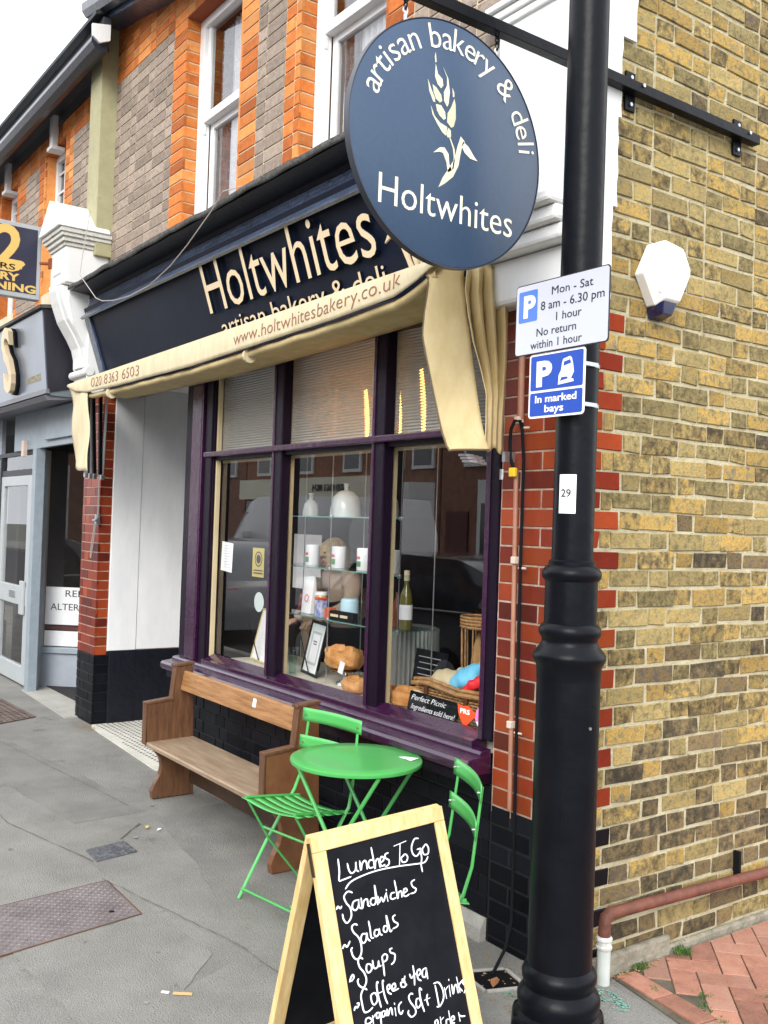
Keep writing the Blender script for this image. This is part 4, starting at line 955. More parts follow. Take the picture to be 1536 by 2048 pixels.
# parking signs
def plate(name, label, x0, z0, x1, z1, y, ml_face, border=None, rad=.012):
    t = thing(name, label, 'sign', ((x0+x1)/2, y, (z0+z1)/2))
    def rr(x0, z0, x1, z1, r_):
        P = []
        for cx, cz, a in ((x1-r_, z1-r_, 0), (x0+r_, z1-r_, 90), (x0+r_, z0+r_, 180), (x1-r_, z0+r_, 270)):
            for k in range(5): q = math.radians(a+k*22.5); P.append((cx+r_*math.cos(q), cz+r_*math.sin(q)))
        return P
    build('plate', MB().ext_y(rr(x0, z0, x1, z1, rad), y, y+.003), ml_face if border is None else border, t)
    return t, rr
bl = mat('traffic sign blue', (.015, .07, .42), .35); bl2 = mat('faded parking blue', (.08, .2, .62), .4); retro = mat('retroreflective white', (.56, .58, .66), .4, var=.02); wht = mat('bright white film', (.88, .88, .9), .4); ink = mat('dark sign ink', (.02, .022, .028), .5)
PY = -.475
t, rr = plate('parking_hours_sign', 'grey white parking times sign reading Mon - Sat, 8 am - 6.30 pm, 1 hour', .12, 2.192, .521, 2.424, PY, None, border=ink)
build('face', MB().ext_y(rr(.1235, 2.1955, .5175, 2.4205, .01), PY-.0012, PY), retro, t)
build('blue_square', MB().ext_y(rr(.135, 2.300, .220, 2.402, .006), PY-.0018, PY-.001), bl2, t)
def fit(parent, name, txt, x0, x1, z, H, y, ml, off=0):
    t1 = text_mb(txt, 1, 0, 0); xs = [v[0] for v in t1.v]; W = max(xs)-min(xs); size = H/.73
    b = text_mb(txt, size, .0004, off, sx=(x1-x0)/(W*size)); mn = min(v[0] for v in b.v); b.v = [(v[0]-mn+x0, v[1]+y, v[2]+z) for v in b.v]
    return build(name, b, ml, parent)
fit(t, 'lettering', 'P', .158, .203, 2.317, .07, PY-.0022, wht, off=.004)
for txt, a, c, z, H in (('Mon - Sat', .283, .456, 2.372, .027), ('8 am - 6.30 pm', .236, .502, 2.329, .029), ('1 hour', .305, .412, 2.288, .027), ('No return', .220, .391, 2.247, .027), ('within 1 hour', .194, .416, 2.208, .027)):
    fit(t, 'lettering', txt, a, c, z, H, PY-.0018, ink, off=0)
b = MB(); b.box(LX-.05, PY+.003, 2.38, LX+.05, LY-.06, 2.392); b.box(LX-.05, PY+.003, 2.23, LX+.05, LY-.06, 2.242); build('rear_channel', b, metal, t)
t, rr = plate('marked_bays_sign', 'small blue sign with a tilted car and the words In marked bays', .188, 1.984, .428, 2.191, PY+.004, None, border=wht)
x0, x1 = .188, .428
build('blue_panel', MB().ext_y(rr(.195, 2.073, .421, 2.184, .006), PY+.0028, PY+.004), bl, t); build('blue_panel', MB().ext_y(rr(.195, 1.991, .421, 2.065, .006), PY+.0028, PY+.004), bl, t)
fit(t, 'lettering', 'P', .222, .278, 2.088, .078, PY+.0022, wht, off=.005)
fit(t, 'lettering', 'In marked', .219, .396, 2.033, .024, PY+.0022, wht, off=.0006); fit(t, 'lettering', 'bays', .262, .342, 2.001, .024, PY+.0022, wht, off=.0006)
car = [(.318, 2.083), (.384, 2.088), (.382, 2.096), (.372, 2.098), (.384, 2.118), (.38, 2.140), (.374, 2.162), (.366, 2.168), (.338, 2.162), (.334, 2.152), (.330, 2.128), (.320, 2.112), (.32, 2.096)]
build('car_symbol', MB().ext_y(car, PY+.0018, PY+.0028), wht, t)
build('car_window', MB().ext_y([(.340, 2.140), (.372, 2.146), (.368, 2.158), (.342, 2.153)], PY+.0012, PY+.0018).ext_y([(.326, 2.094), (.36, 2.099), (.358, 2.105), (.334, 2.106)], PY+.0012, PY+.0018), bl, t)
for z in (2.148, 2.022):
    b = MB(); n = 20
    for k in range(n):
        q0, q1 = 2*math.pi*k/n, 2*math.pi*(k+1)/n; r0, r1 = .0662, .068
        b.add([(LX+r*math.cos(q), LY+r*math.sin(q), zz) for zz in (z-.006, z+.006) for r, q in ((r0, q0), (r1, q0), (r1, q1), (r0, q1))], [(1, 2, 6, 5), (4, 5, 6, 7), (0, 3, 2, 1)])
    b.box(LX+.03, PY+.006, z-.007, LX+.075, PY+.010, z+.007); b.box(LX+.070, PY+.008, z-.006, LX+.076, LY+.01, z+.006)
    o = build('band_clip', b, metal, t)
t = thing('number_sticker', 'small white sticker numbered 29 on the black lamp column', 'sticker', (LX, LY-.07, 1.74))
def wrap(mb, q0, w_, z0, r_):
    mb.v = [(LX+(r_-v[1])*math.sin(q0+v[0]/r_), LY-(r_-v[1])*math.cos(q0+v[0]/r_), v[2]+z0) for v in mb.v]; return mb
b = MB(); n = 8
b.add([(-.028+.056*i/n, 0, z) for z in (0, .122) for i in range(n+1)], [(i, i+1, n+2+i, n+1+i) for i in range(n)])
b = wrap(b, .42, 0, 1.681, .0667); build('film', b, wht, t, thick=.0006)
b = text_mb('29', .034, .0003, .0006); b.v = [(v[0]-.021, v[1], v[2]+.052) for v in b.v]; build('lettering', wrap(b, .42, 0, 1.681, .0674), ink, t)
b = MB(); b.box(-.018, 0, .016, .018, .0003, .019).box(-.02, 0, .009, .02, .0003, .011); build('small_print', wrap(b, .42, 0, 1.681, .0674), mat('faint grey print', (.45, .45, .45), .6), t)
# ================================================================== WALL THINGS
t = thing('alarm_box', 'white shield shaped burglar alarm box with dark blue lens on the brick side wall', 'alarm box', (0, .37, 2.63))
def shield(k): return [(.37+a*k, 2.64+c*k) for a, c in ((-.125, -.02), (-.06, .105), (.0, .128), (.07, .118), (.125, .03), (.125, -.0), (.055, -.135), (-.05, -.135))]
b = MB(); P0 = shield(1.0); P1 = shield(.8); n = len(P0)
b.add([(.002, y, z) for y, z in P0]+[(.04, y, z) for y, z in P0]+[(.082, y+.008, z) for y, z in P1], [tuple((i, (i+1) % n, n+(i+1) % n, n+i)) for i in range(n)]+[tuple((n+i, n+(i+1) % n, 2*n+(i+1) % n, 2*n+i)) for i in range(n)]+[tuple(range(2*n, 3*n))])
build('cover', b, plastic, t, bevel=.006, seg=3)
b = MB(); b.add([(.002, .318, 2.504), (.002, .425, 2.504), (.002, .41, 2.46), (.002, .335, 2.46), (.07, .336, 2.529), (.07, .42, 2.529), (.06, .40, 2.475), (.06, .345, 2.475), (.04, .318, 2.504), (.04, .425, 2.504)],
                [(3, 2, 6, 7), (4, 7, 6, 5), (0, 3, 7, 8), (8, 7, 4), (1, 9, 6, 2), (9, 5, 6), (8, 4, 5, 9), (0, 8, 9, 1)]); build('lens', b, navyp, t, bevel=.003)
build('keyhole', MB().tube([(.066, .318, 2.558), (.072, .314, 2.558)], .008, 10), mat('grey plastic', (.6, .6, .6), .5), t)
# pipes
t = thing('corner_conduit', 'thin pinkish brown conduit clipped to the red glazed corner bricks', 'pipe', (-.3, -.03, 1.4))
b = MB(); b.tube([(-.318, -.03, 2.53), (-.313, -.03, 2.06)], .0135, 10); build('upper_tube', b, copper, t, smooth=True)
b = MB(); b.tube([(-.322, -.035, 1.865), (-.315, -.035, 1.5), (-.306, -.035, 1.0), (-.298, -.035, .535)], .0095, 10); build('lower_tube', b, copper, t, smooth=True)
for z in (2.055, 1.507, .868):
    x = -.315+.01*(2.05-z)
    b = MB(); b.box(x-.012, -.052, z-.014, x+.012, -.02, z+.014); build('coupling', b, mat('pale clip', (.62, .5, .42), .5), t, bevel=.003)
    b = MB(); b.tube([(x+.012, -.03, z-.03), (x+.045, -.022, z-.03)], .0045, 6); b.lathe([(.009, 0), (.009, .006)], (0, 0, 0), 10); o = build('saddle_clip', b, MATS['pale clip'], t)
t = thing('black_cable', 'black cable looping over the conduit and running down the corner pier to the gully', 'cable', (-.3, -.05, 1))
pts = [(-.300, -.03, 2.02), (-.298, -.045, 2.05), (-.318, -.055, 2.052), (-.338, -.055, 2.02), (-.342, -.055, 1.97), (-.338, -.055, 1.91), (-.322, -.05, 1.865)]
b = MB(); b.tube(pts, .007, 8); build('loop', b, blackm, t, smooth=True)
b = MB(); b.tube([(-.30, -.034, 2.045), (-.288, -.030, 1.9), (-.287, -.03, 1.5), (-.279, -.03, .9), (-.273, -.03, .4), (-.268, -.035, .12), (-.25, -.08, .03), (-.2, -.19, G+.005)], .0065, 8); build('run', b, blackm, t, smooth=True)
b = MB(); b.box(-.336, -.064, 1.832, -.304, -.046, 1.868); build('yellow_tape', b, mat('yellow tape', (.8, .55, .02), .5), t, bevel=.004)
t = thing('waste_pipe', 'rusty red pipe sloping along the brick side wall into a grey white downpipe', 'pipe', (.06, .7, .15))
b = MB(); b.tube([(.062, .118, .12), (.062, .118, .19), (.06, .125, .212), (.055, .15, .22), (.05, .6, .207), (.05, 2.4, .16)], .0225, 12); build('pipe', b, rust, t, smooth=True)
b = MB(); b.lathe([(.027, .1), (.03, .104), (.03, .112), (.026, .116), (.026, .13), (.03, .134), (.03, .142), (.025, .148)], (.062, .118, 0), 16); build('coupling', b, MATS['sooty white paint'], t, smooth=True)
b = MB(); b.lathe([(.024, G+.002), (.0245, .1)], (.062, .118, 0), 16); build('downpipe', b, pvc, t, smooth=True)
b = MB(); b.box(.0, .985, .19, .03, 1.0, .3); build('bracket', b, blackm, t)
# ================================================================== BENCH
BN = thing('church_pew_bench', 'short old wooden pew with solid shaped ends under the bakery window', 'bench', (-2.25, -.25, G))
GB = G+.006
end = [(-.385, GB), (-.392, .02), (-.375, .06), (-.345, .11), (-.335, .16), (-.345, .21), (-.375, .25), (-.405, .275), (-.43, .285), (-.44, .53), (-.435, .535), (-.285, .55), (-.265, .74), (-.165, .755), (-.155, .735), (-.125, GB)]
for x0, x1 in ((-2.985, -2.945), (-1.555, -1.515)):
    b = MB(); b.ext_x(end, x0, x1); o = build('end_panel', b, wood if x0 < -2 else mat('reddish oak', (.14, .055, .022), .4, bump=.15, bscale=40, col2=(.2, .09, .04), vscale=9), BN, bevel=.003)  # the right end has a redder oak than the left
    b = MB(); b.obox(((x0+x1)/2, -.362, .548), (1, 0, 0), (0, 1, .1), (0, -.1, 1), .026, .088, .008); b.obox(((x0+x1)/2, -.215, .757), (1, 0, 0), (0, 1, .1), (0, -.1, 1), .026, .066, .008); b.obox(((x0+x1)/2, -.274, .655), (1, 0, 0), (0, .095, 1), (0, 1, -.095), .024, .098, .006)
    b.box(x0-.004, -.449, .30, x1+.004, -.437, .545); build('capping', b, wood, o, bevel=.003)
b = MB(); b.ext_x([(-.425, .283), (-.436, .288), (-.438, .308), (-.43, .314), (-.14, .322), (-.14, .29)], -2.945, -1.555); build('seat', b, woodl, BN, bevel=.002)
b = MB(); b.ext_x([(-.215, .605), (-.235, .607), (-.215, .715), (-.205, .72), (-.19, .717)], -2.945, -1.555); build('back_rail', b, woodr, BN, bevel=.003)
b = MB(); b.box(-2.945, -.16, .05, -1.555, -.14, .19); build('lower_rail', b, woodd, BN)
b = MB(); b.box(-2.945, -.33, .25, -1.555, -.31, .288); build('seat_bearer', b, woodd, BN)
tag(build('bench_label', MB().add([(-2.06, -.2265, .655), (-2.025, -.2265, .655), (-2.025, -.2195, .69), (-2.033, -.2185, .698), (-2.06, -.2185, .698)], [(0, 1, 2, 3, 4)]), paper, thick=.0006), 'small torn white sticker on the pew back rail', 'sticker')
# ================================================================== TABLE AND CHAIRS
TX, TY, TZ = -.85, -.385, .66
TB = thing('bistro_table', 'round bright green metal folding table between two green chairs', 'table', (TX, TY, G))
b = MB(); b.lathe([(.262, -.018), (.2715, -.016), (.274, -.008), (.273, -.001), (.268, .002), (.2, .003), (0.01, .003)], (TX, TY, TZ), 72); build('table_top', b, green, TB, smooth=True)
b = MB()
def leg(mb, p, q, r_=.0085): mb.tube([p, q], r_, 8)
for s_ in (-1, 1):
    for d_ in (-1, 1):
        b = MB(); a = math.radians(25); ca, sa = math.cos(a), math.sin(a)
        def W_(lx, ly, z): return (TX+lx*ca-ly*sa, TY+lx*sa+ly*ca, z)
        off_ = .16 if d_ > 0 else .145
        b.tube([W_(d_*.20, s_*off_, TZ-.02), W_(-d_*.20, s_*off_, G+.012)], .0085, 8); build('leg', b, green, TB, smooth=True)
for lx, z in ((.195, .04), (-.195, .055)):
    b = MB(); b.tube([W_(lx, -.155, z), W_(lx, .155, z)], .007, 8); build('foot_rail', b, green, TB, smooth=True)
b = MB(); b.tube([W_(0, -.165, .31), W_(0, .165, .31)], .006, 8); build('pivot_rod', b, green, TB)
tag(build('torn_paper', MB().add([(-.765, -.20, TZ+.0042), (-.70, -.175, TZ+.008), (-.69, -.225, TZ+.0045), (-.715, -.235, TZ+.009), (-.74, -.225, TZ+.0042), (-.76, -.235, TZ+.007)], [(0, 1, 5), (1, 2, 3), (1, 3, 4), (1, 4, 5)]), paper, thick=.0005), 'scrap of torn white paper left on the green table', 'paper')
def chair(name, label, loc, rz, sc=1.0):
    t = thing(name, label, 'chair', loc, 'green folding chairs at the round table', rz)
    def loc_(o): return o
    W2 = .185
    def B(nm, mb, **kw): return build(nm, mb, green, t, local=True, **kw)
    top = .785; yb = -.195
    for s_ in (-1, 1):
        b = MB(); b.tube([(s_*(W2-.01), .17, .004), (s_*W2, .02, .22), (s_*W2, -.135, .43), (s_*(W2-.012), -.165, .52), (s_*(W2-.02), yb, top)], [.008, .009, .009, .008, .007], 8, flat=.7); B('upright', b, smooth=True)
        b = MB(); b.tube([(s_*(W2-.025), -.18, .004), (s_*(W2-.022), .02, .235), (s_*(W2-.02), .15, .438)], .0075, 8, flat=.7); B('rear_leg', b, smooth=True)
        b = MB(); b.tube([(s_*(W2-.018), -.15, .405), (s_*(W2-.018), .155, .445)], .007, 6); B('seat_rail', b, smooth=True)
    for y, z, w_ in ((.155, .045, W2-.012), (-.15, .04, W2-.025), (.06, .30, W2-.022)):
        b = MB(); b.tube([(-w_, y, z), (w_, y, z)], .0055, 6); B('cross_bar', b, smooth=True)
    for i in range(6):
        y0 = -.155+i*.054; b = MB()
        b.grid(lambda a, c, y0=y0: (-.195+.39*a, y0+.044*c-.018*math.sin(math.pi*a)*(1 if False else 0), .424+(y0+.044*c)*.11-.020*math.sin(math.pi*a)+(.0 if .04 < a < .96 else -.004)), 16, 2); B('seat_slat', b, smooth=True, thick=.003)
    for z0, h in ((.738, .06), (.615, .06)):
        b = MB(); zb = yb+(top-z0)*.115
        b.grid(lambda a, c, z0=z0, h=h, zb=zb: (-.198+.396*a, zb-.022*math.sin(math.pi*a)-.115*h*c*.4+.009, z0+h*c+.0), 16, 3); o = B('back_slat', b, smooth=True, thick=.003)
        for s_ in (-1, 1):
            b = MB(); b.tube([(s_*.175, zb+.006, z0+h/2), (s_*.175, zb+.016, z0+h/2)], .0045, 8); bo = build('bolt', b, metal, o, local=True)
    return t
chair('folding_chair', 'green slatted folding chair between the pew and the round table', (-1.19, -.455, G), math.radians(189))
ch2 = chair('folding_chair', 'green slatted folding chair right of the table, partly behind the chalk board', (-.22, -.56, G), math.radians(0))
ch2.rotation_euler = (0, 0, math.atan2(-.89, -.45)-math.pi/2)
# ================================================================== A-BOARD
w_ = Vector((-.126004, .99203, 0)); D_ = Vector((.308262, .039154, -.950495)); O_ = Vector((.17376, -1.23422, .75)); Nn = Vector((.94292, .119766, .310739))
AB = thing('chalk_a_board', 'pine framed pavement chalk board listing lunches to go', 'a-board', (.2, -.98, G))
LB = .822
def bp(a, c, h=0): return tuple(O_+w_*a+D_*c+Nn*h)
def bbox(a0, c0, a1, c1, h0, h1):
    return [bp(a0, c0, h0), bp(a1, c0, h0), bp(a1, c1, h0), bp(a0, c1, h0), bp(a0, c0, h1), bp(a1, c0, h1), bp(a1, c1, h1), bp(a0, c1, h1)]
BF = [(0, 3, 2, 1), (4, 5, 6, 7), (0, 1, 5, 4), (1, 2, 6, 5), (2, 3, 7, 6), (3, 0, 4, 7)]
for a0, c0, a1, c1 in ((0, 0, .527, .043), (0, .0435, .047, LB), (.484, .0435, .527, LB), (.0475, LB-.1, .4835, LB-.06)):
    build('front_frame_rail', MB().add(bbox(a0, c0, a1, c1, -.02, .0), BF), pine, AB, bevel=.002)
fp = build('front_panel', MB().add(bbox(.046, .042, .485, LB-.06, -.014, -.006), BF), slate, AB)
STROKES = """87,75 85,107 79,130 95,131 123,129
118,93 120,112 129,121 144,114 149,95 147,115 154,121
164,95 163,120 171,104 183,97 188,105 187,121
215,103 204,100 194,108 196,120 210,121
215,68 216,96 216,127 222,109 233,102 236,112 236,126
239,115 253,111 255,102 246,100 239,113 243,125 256,123
276,94 264,96 263,106 275,115 270,126 256,129
304,80 354,75
329,79 312,137
336,113 324,118 326,130 342,131 350,120 343,111 334,112
406,77 390,76 373,95 373,115 386,125 403,116 409,107 394,107
406,107 406,134 399,152 399,172
428,101 415,111 418,126 435,127 441,113 435,100 427,101
97,156 118,143 158,136 224,133 305,138 387,147 416,148 432,136
54,201 60,195 67,202 73,198
118,171 103,165 87,175 91,192 103,210 101,232 83,244 73,232 72,219
132,194 117,196 110,210 120,219 133,210 137,193 135,213 142,219
147,193 146,220 155,202 168,200 168,216 174,220
197,204 185,202 178,212 187,220 199,212 204,169 204,196 204,222
209,202 210,219 221,207 226,220 238,206 243,200
243,205 244,222
245,191 245,193
274,205 262,205 256,215 263,221 276,220
282,174 283,200 283,224 290,209 301,208 300,223
309,215 324,211 321,204 312,206 308,220 317,225 330,222
361,188 347,192 349,205 361,214 353,222 337,222
54,303 62,296 70,303 82,292
117,257 108,253 97,258 100,272 115,290 120,311 115,332 99,343 86,333 82,315 87,310
143,287 130,285 122,297 128,308 140,303 147,285 146,300 154,308
160,258 161,277 160,300 168,304
192,288 179,286 173,296 179,303 190,298 194,286 194,299 201,304
224,286 214,284 209,295 218,300 226,290 228,257 231,280 233,302 240,301
262,265 252,268 254,280 266,289 262,296 245,298
60,390 66,381 74,376 76,384 65,391 74,386
117,346 109,341 100,347 102,364 115,383 118,403 105,417 91,409 87,397 91,392
138,365 128,365 124,378 131,386 143,380 143,369 136,365
151,360 151,377 158,382 168,378 172,366 172,379 178,380
187,359 187,381 185,408
187,359 198,355 207,361 202,371 188,374
229,347 220,348 222,357 235,364 234,374 228,383 217,387
60,462 66,455 72,459 80,451 73,449
114,425 104,420 91,433 90,456 93,476 108,479 124,474
136,440 125,444 125,461 133,469 145,461 145,445 136,440
158,419 154,417 150,431 151,458 154,481
142,446 168,445
178,421 175,419 172,437 174,462 179,479
188,446 198,444 197,435 188,438 188,452 198,460
205,451 218,447 216,437 206,441 206,454 228,454
259,430 250,442 240,442 241,453 255,455 254,440 246,435 260,453
296,412 295,437 290,461
278,430 283,441 298,434 305,438
306,443 320,438 319,427 308,431 307,449 317,457
344,430 330,433 326,448 336,452 344,439 345,431 344,459
106,494 95,495 92,506 106,508 115,503 106,494
119,494 118,514
120,499 129,493
143,492 134,492 133,503 142,503 147,493 145,525
164,494 154,495 153,505 161,506 168,496 168,507
174,493 174,509 184,495 190,496 190,511
203,498 202,517
204,486 204,488
230,490 218,496 216,511 222,519 230,513
277,482 269,479 260,486 264,501 277,521 274,534 258,537 248,526 251,519
296,499 287,500 283,514 289,522 302,514 299,501
313,481 306,475 303,495 305,518 309,537
332,499 326,510 328,526
318,510 339,510
368,485 369,511 369,542
364,478 384,481 395,504 392,526 374,541 361,540
403,501 404,529
403,509 416,501
423,500 421,528
426,484 426,486
434,501 434,526 443,509 453,506 454,528
459,487 462,529
485,500 461,511 472,528
491,502 480,507 490,522 479,535
352,572 343,575 344,585 354,582 352,572
366,570 364,591
366,578 378,574
397,584 388,584 385,594
403,564 402,598
408,593 420,590 418,582 409,584 408,598 418,600
441,580 441,602
441,586 451,592 464,595"""
b = MB()
for l in STROKES.strip().split('\n'):
    p = [tuple(float(q)/1000 for q in a.split(',')) for a in l.split()]
    big = 1.0
    stroke_mb(b, p, .0024, .0, lambda a, c, h: bp(a, c, -.0053+h))
build('chalk_writing', b, chalk, AB, thick=.0004)
# rear half
n_ = Vector((w_.y, -w_.x, 0)); O2 = Vector((.144, -1.238, .752))+n_*.006; D2 = (Vector((0, 0, G-.752))-n_*.19); L2 = D2.length; D2.normalize(); N2 = w_.cross(D2).normalized()
if N2.dot(n_) < 0: N2 = -N2
def rp(a, c, h=0): return tuple(O2+w_*a+D2*c+N2*h)
def rbox(a0, c0, a1, c1, h0, h1): return [rp(a0, c0, h0), rp(a1, c0, h0), rp(a1, c1, h0), rp(a0, c1, h0), rp(a0, c0, h1), rp(a1, c0, h1), rp(a1, c1, h1), rp(a0, c1, h1)]
for a0, c0, a1, c1 in ((0, 0, .527, .043), (0, .0435, .047, L2), (.484, .0435, .527, L2), (.0475, L2-.135, .4835, L2-.095)):
    build('rear_frame_rail', MB().add(rbox(a0, c0, a1, c1, -.0, .02), BF), pine, AB, bevel=.002)
build('rear_panel', MB().add(rbox(.046, .042, .485, L2-.1, .006, .014), BF), slate, AB)
for a in (-.002, .5275):
    b = MB(); p = Vector(bp(a, .10, -.012)); q = Vector(bp(a, .02, -.014)); b.obox((p+q)/2, (p-q), w_, Nn, .045, .0015, .006); build('hinge', b, mat('dark brass', (.1, .08, .05), .4, metal=.8), AB)

# ================================================================== NEIGHBOUR BUILDING
NB = thing('dry_cleaner_building', 'neighbouring shop with pale blue frames, grey fascia and orange brick upper floor', 'building', (-8, .3, G))
NW = ((-6.98, -6.36), (-8.55, -7.93), (-10.3, -9.5), (-12.4, -11.6), (-14.5, -13.7)); NT = 5.04
b = MB(); xs_ = [-20]+[q for w2 in reversed(NW) for q in w2]+[-5.345]
for k in range(0, len(xs_), 2): b.box(xs_[k]+.021, .006, 3.0, xs_[k+1]-(.021 if k < len(xs_)-2 else 0), .3, 5.35)
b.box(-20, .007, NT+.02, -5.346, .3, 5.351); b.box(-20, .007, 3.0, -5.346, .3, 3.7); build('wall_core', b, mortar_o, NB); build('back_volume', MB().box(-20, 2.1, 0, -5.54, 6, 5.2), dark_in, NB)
cells = []
for k, zc, H in rows(3.2, 5.34):
    for uc, L, i in run(-16-(0 if k % 2 else .11), -5.35, lambda i, k=k: .2175 if (i+k) % 2 else .1025):
        skip = False; ml = greyb
        for x0, x1 in NW:
            if zc < NT and uc+L/2 > x0 and uc-L/2 < x1:
                if uc-L/2 < x0-.012: L2_ = x0-(uc-L/2); uc = x0-L2_/2; L = L2_
                elif uc+L/2 > x1+.012: L2_ = (uc+L/2)-x1; uc = x1+L2_/2; L = L2_
                else: skip = True
            tooth = .0 if int((zc-ZR)/CO/3) % 2 else .055
            if x0-.18-tooth < uc < x1+.18+tooth: ml = orange
        if zc > 4.98: ml = orange
        if uc > -5.52: ml = orange
        if skip or L < .02: continue
        cells.append((uc, zc, L, H+.002, ml))
lay(NB, 'brick', (0, .02, 0), (1, 0, 0), (0, -1, 0), cells, 'nup', limit=200, jit=.001)
for x0, x1 in NW:
    b = MB(); b.box(x0-.02, .0, 3.6, x0, .13, NT); b.box(x1, 0, 3.6, x1+.02, .13, NT); b.box(x0, 0, NT, x1, .2, NT+.02); build('reveal', b, orange, NB)
    o = build('window_frame', MB().box(x0, .10, 3.7, x0+.06, .15, NT).box(x1-.06, .10, 3.7, x1, .15, NT).box(x0+.061, .10, NT-.06, x1-.061, .15, NT-.001).box(x0+.061, .10, 4.28, x1-.061, .15, 4.34), woodwhite, NB, bevel=.004)
    b = MB(); xm = (x0+x1)/2
    for z in (4.5, 4.68, 4.86): b.box(x0+.06, .118, z, x1-.06, .13, z+.018)
    for x in (x0+.22, x1-.22): b.box(x-.008, .1171, 4.34, x+.008, .1305, NT-.06)
    build('glazing_bar', b, woodwhite, o)
    build('pane', MB().box(x0+.05, .133, 3.7, x1-.05, .138, NT-.05), MATS['old window glass'], o)
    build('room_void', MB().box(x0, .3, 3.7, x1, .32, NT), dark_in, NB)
    b = MB(); xm = (x0+x1)/2; b.add([(xm+.02+a*(1 if zz < 5.2 else 1.6), y, zz) for zz in (5.02, 5.34) for a, y in ((-.04, -.055), (.04, -.055), (.04, .0), (-.04, .0))], [(0, 1, 5, 4), (1, 2, 6, 5), (2, 3, 7, 6), (3, 0, 4, 7), (0, 3, 2, 1), (4, 5, 6, 7)])
    b.box(xm-.05, -.07, 4.985, xm+.09, .06, 5.02); build('keystone', b, whitec, NB, bevel=.005)
EN = bpy.data.objects.new('eaves', None); C.objects.link(EN); EN.parent = NB; EN.location = Vector((-8, -.1, 5.3))-NB.location
def lowr(mb): mb.v = [(-4.80 if x > -5.6 and y < -.05 and z > 5.1 else x, y+.07 if y < -.2 and z < 6 else y, z) for x, y, z in mb.v]; return mb
b = MB(); b.box(-20, -.26, 5.30, -5.345, .02, 5.33); b.box(-20, -.01, 5.2, -5.345, .0, 5.30); lowr(b); build('soffit', b, gutterm, EN)
b = MB(); b.ext_x([(-.26, 5.16), (-.31, 5.145), (-.36, 5.165), (-.385, 5.21), (-.385, 5.24), (-.26, 5.24)], -20, -5.37); lowr(b); build('gutter', b, gutterm, EN)
b = MB(); b.box(-20, -.30, 5.245, -5.37, -.24, 5.42); b.ext_x([(-.36, 5.42), (-.36, 5.45), (3, 7.1), (3, 7.0)], -20, -5.37); lowr(b); build('roof_edge', b, mat('black tile edge', (.03, .033, .04), .7, bump=.7), EN)
build('gutter_end', MB().ext_x([(-.18, 5.24), (-.26, 5.2), (-.315, 5.24), (-.32, 5.33), (-.18, 5.36)], -4.80, -4.775), whitec, EN)
b = MB(); b.tube([(-5.62, -.2, 5.22), (-5.62, -.1, 5.1), (-5.60, -.04, 5.0), (-5.60, -.04, 4.3)], .03, 10); 
# fascia box
FB = bpy.data.objects.new('fascia_box', None); C.objects.link(FB); FB.parent = NB; FB.location = Vector((-7, -.3, 3))-NB.location
b = MB(); b.ext_x([(-.30, 2.625), (-.365, 3.315), (.0, 3.36), (.0, 2.70)], -14, -5.575); build('box', b, mat('black fascia side', (.012, .012, .02), .5, bump=.2), FB)
b = MB(); b.ext_x([(-.303, 2.655), (-.312, 2.655), (-.372, 3.29), (-.362, 3.29)], -13.9, -5.60); build('face_panel', b, signgrey, FB)
b = MB(); b.ext_x([(-.29, 2.612), (-.325, 2.612), (-.322, 2.65), (-.30, 2.65)], -14, -5.57); b.ext_x([(-.30, 2.56), (-.33, 2.595), (-.30, 2.61), (-.0, 2.64), (0, 2.6)], -14, -5.60); build('lower_trim', b, mat('grey trim', (.16, .16, .18), .5), FB)
b = MB(); b.ext_x([(-.37, 3.30), (-.40, 3.30), (-.40, 3.325), (0.0, 3.38), (0, 3.35)], -14, -5.56); build('top_trim', b, lead, FB)
def on_face(x, z, h): # point on tilted face
    k = (z-2.655)/(3.29-2.655); return (x, -.312-.06*k-h, z)
k_ = text_mb('S', .78, .02, .012, sx=.8); mn = min(v[0] for v in k_.v); k_.v = [on_face(v[0]-mn-6.62, v[2]+2.71, .05-v[1]*1) for v in k_.v]; build('letter', k_, gold, FB)
k_ = text_mb('S', .78, .012, .02, sx=.8); mn = min(v[0] for v in k_.v); k_.v = [on_face(v[0]-mn-6.60, v[2]+2.70, .015-v[1]) for v in k_.v]; build('letter_backing', k_, blackm, FB)
k_ = text_mb('020 8363 8505', .085, .0015, 0, sx=.78); k_.v = [on_face(v[0]-6.14, v[2]+2.735, .002-v[1]) for v in k_.v]; build('phone_number', k_, mat('faded gold', (.38, .33, .22), .5), FB)
# soffit, boards, shopfront
b = MB(); b.ext_y([(-14, 2.6), (-5.54, 2.6), (-5.54, 2.72), (-14, 2.72)], -.29, .6); b.v = [(min(v[0], -5.585), v[1], v[2]) for v in b.v]; build('soffit', b, mat('dark grey soffit', (.14, .17, .19), .6), NB)  # plain dark grey of its own, deeper than the panels
b = MB(); b.box(-7.6, -.02, 2.24, -5.535, .02, 2.60); o = build('header_board', b, frameb, NB, bevel=.004)
b = MB(); b.box(-6.5, -.05, 2.30, -5.537, -.021, 2.58); build('raised_board', b, frameb, o, bevel=.004)
b = MB(); b.box(-7.22, -.055, 2.18, -7.14, -.021, 2.33); build('tab', b, MATS['pale clip'], o)
for x0, x1, y0 in ((-6.86, -6.76, -.045), (-6.955, -6.865, .0), (-7.02, -6.96, .045)): build('door_post', MB().box(x0, y0, G, x1, y0+.09, 2.24), frameb, NB, bevel=.006)
DRN = bpy.data.objects.new('door', None); C.objects.link(DRN); DRN.parent = NB; DRN.location = Vector((-7.6, 0, 0))-NB.location
fw = mat('white door frame', (.4, .43, .44), .45, bump=.1, var=.05)
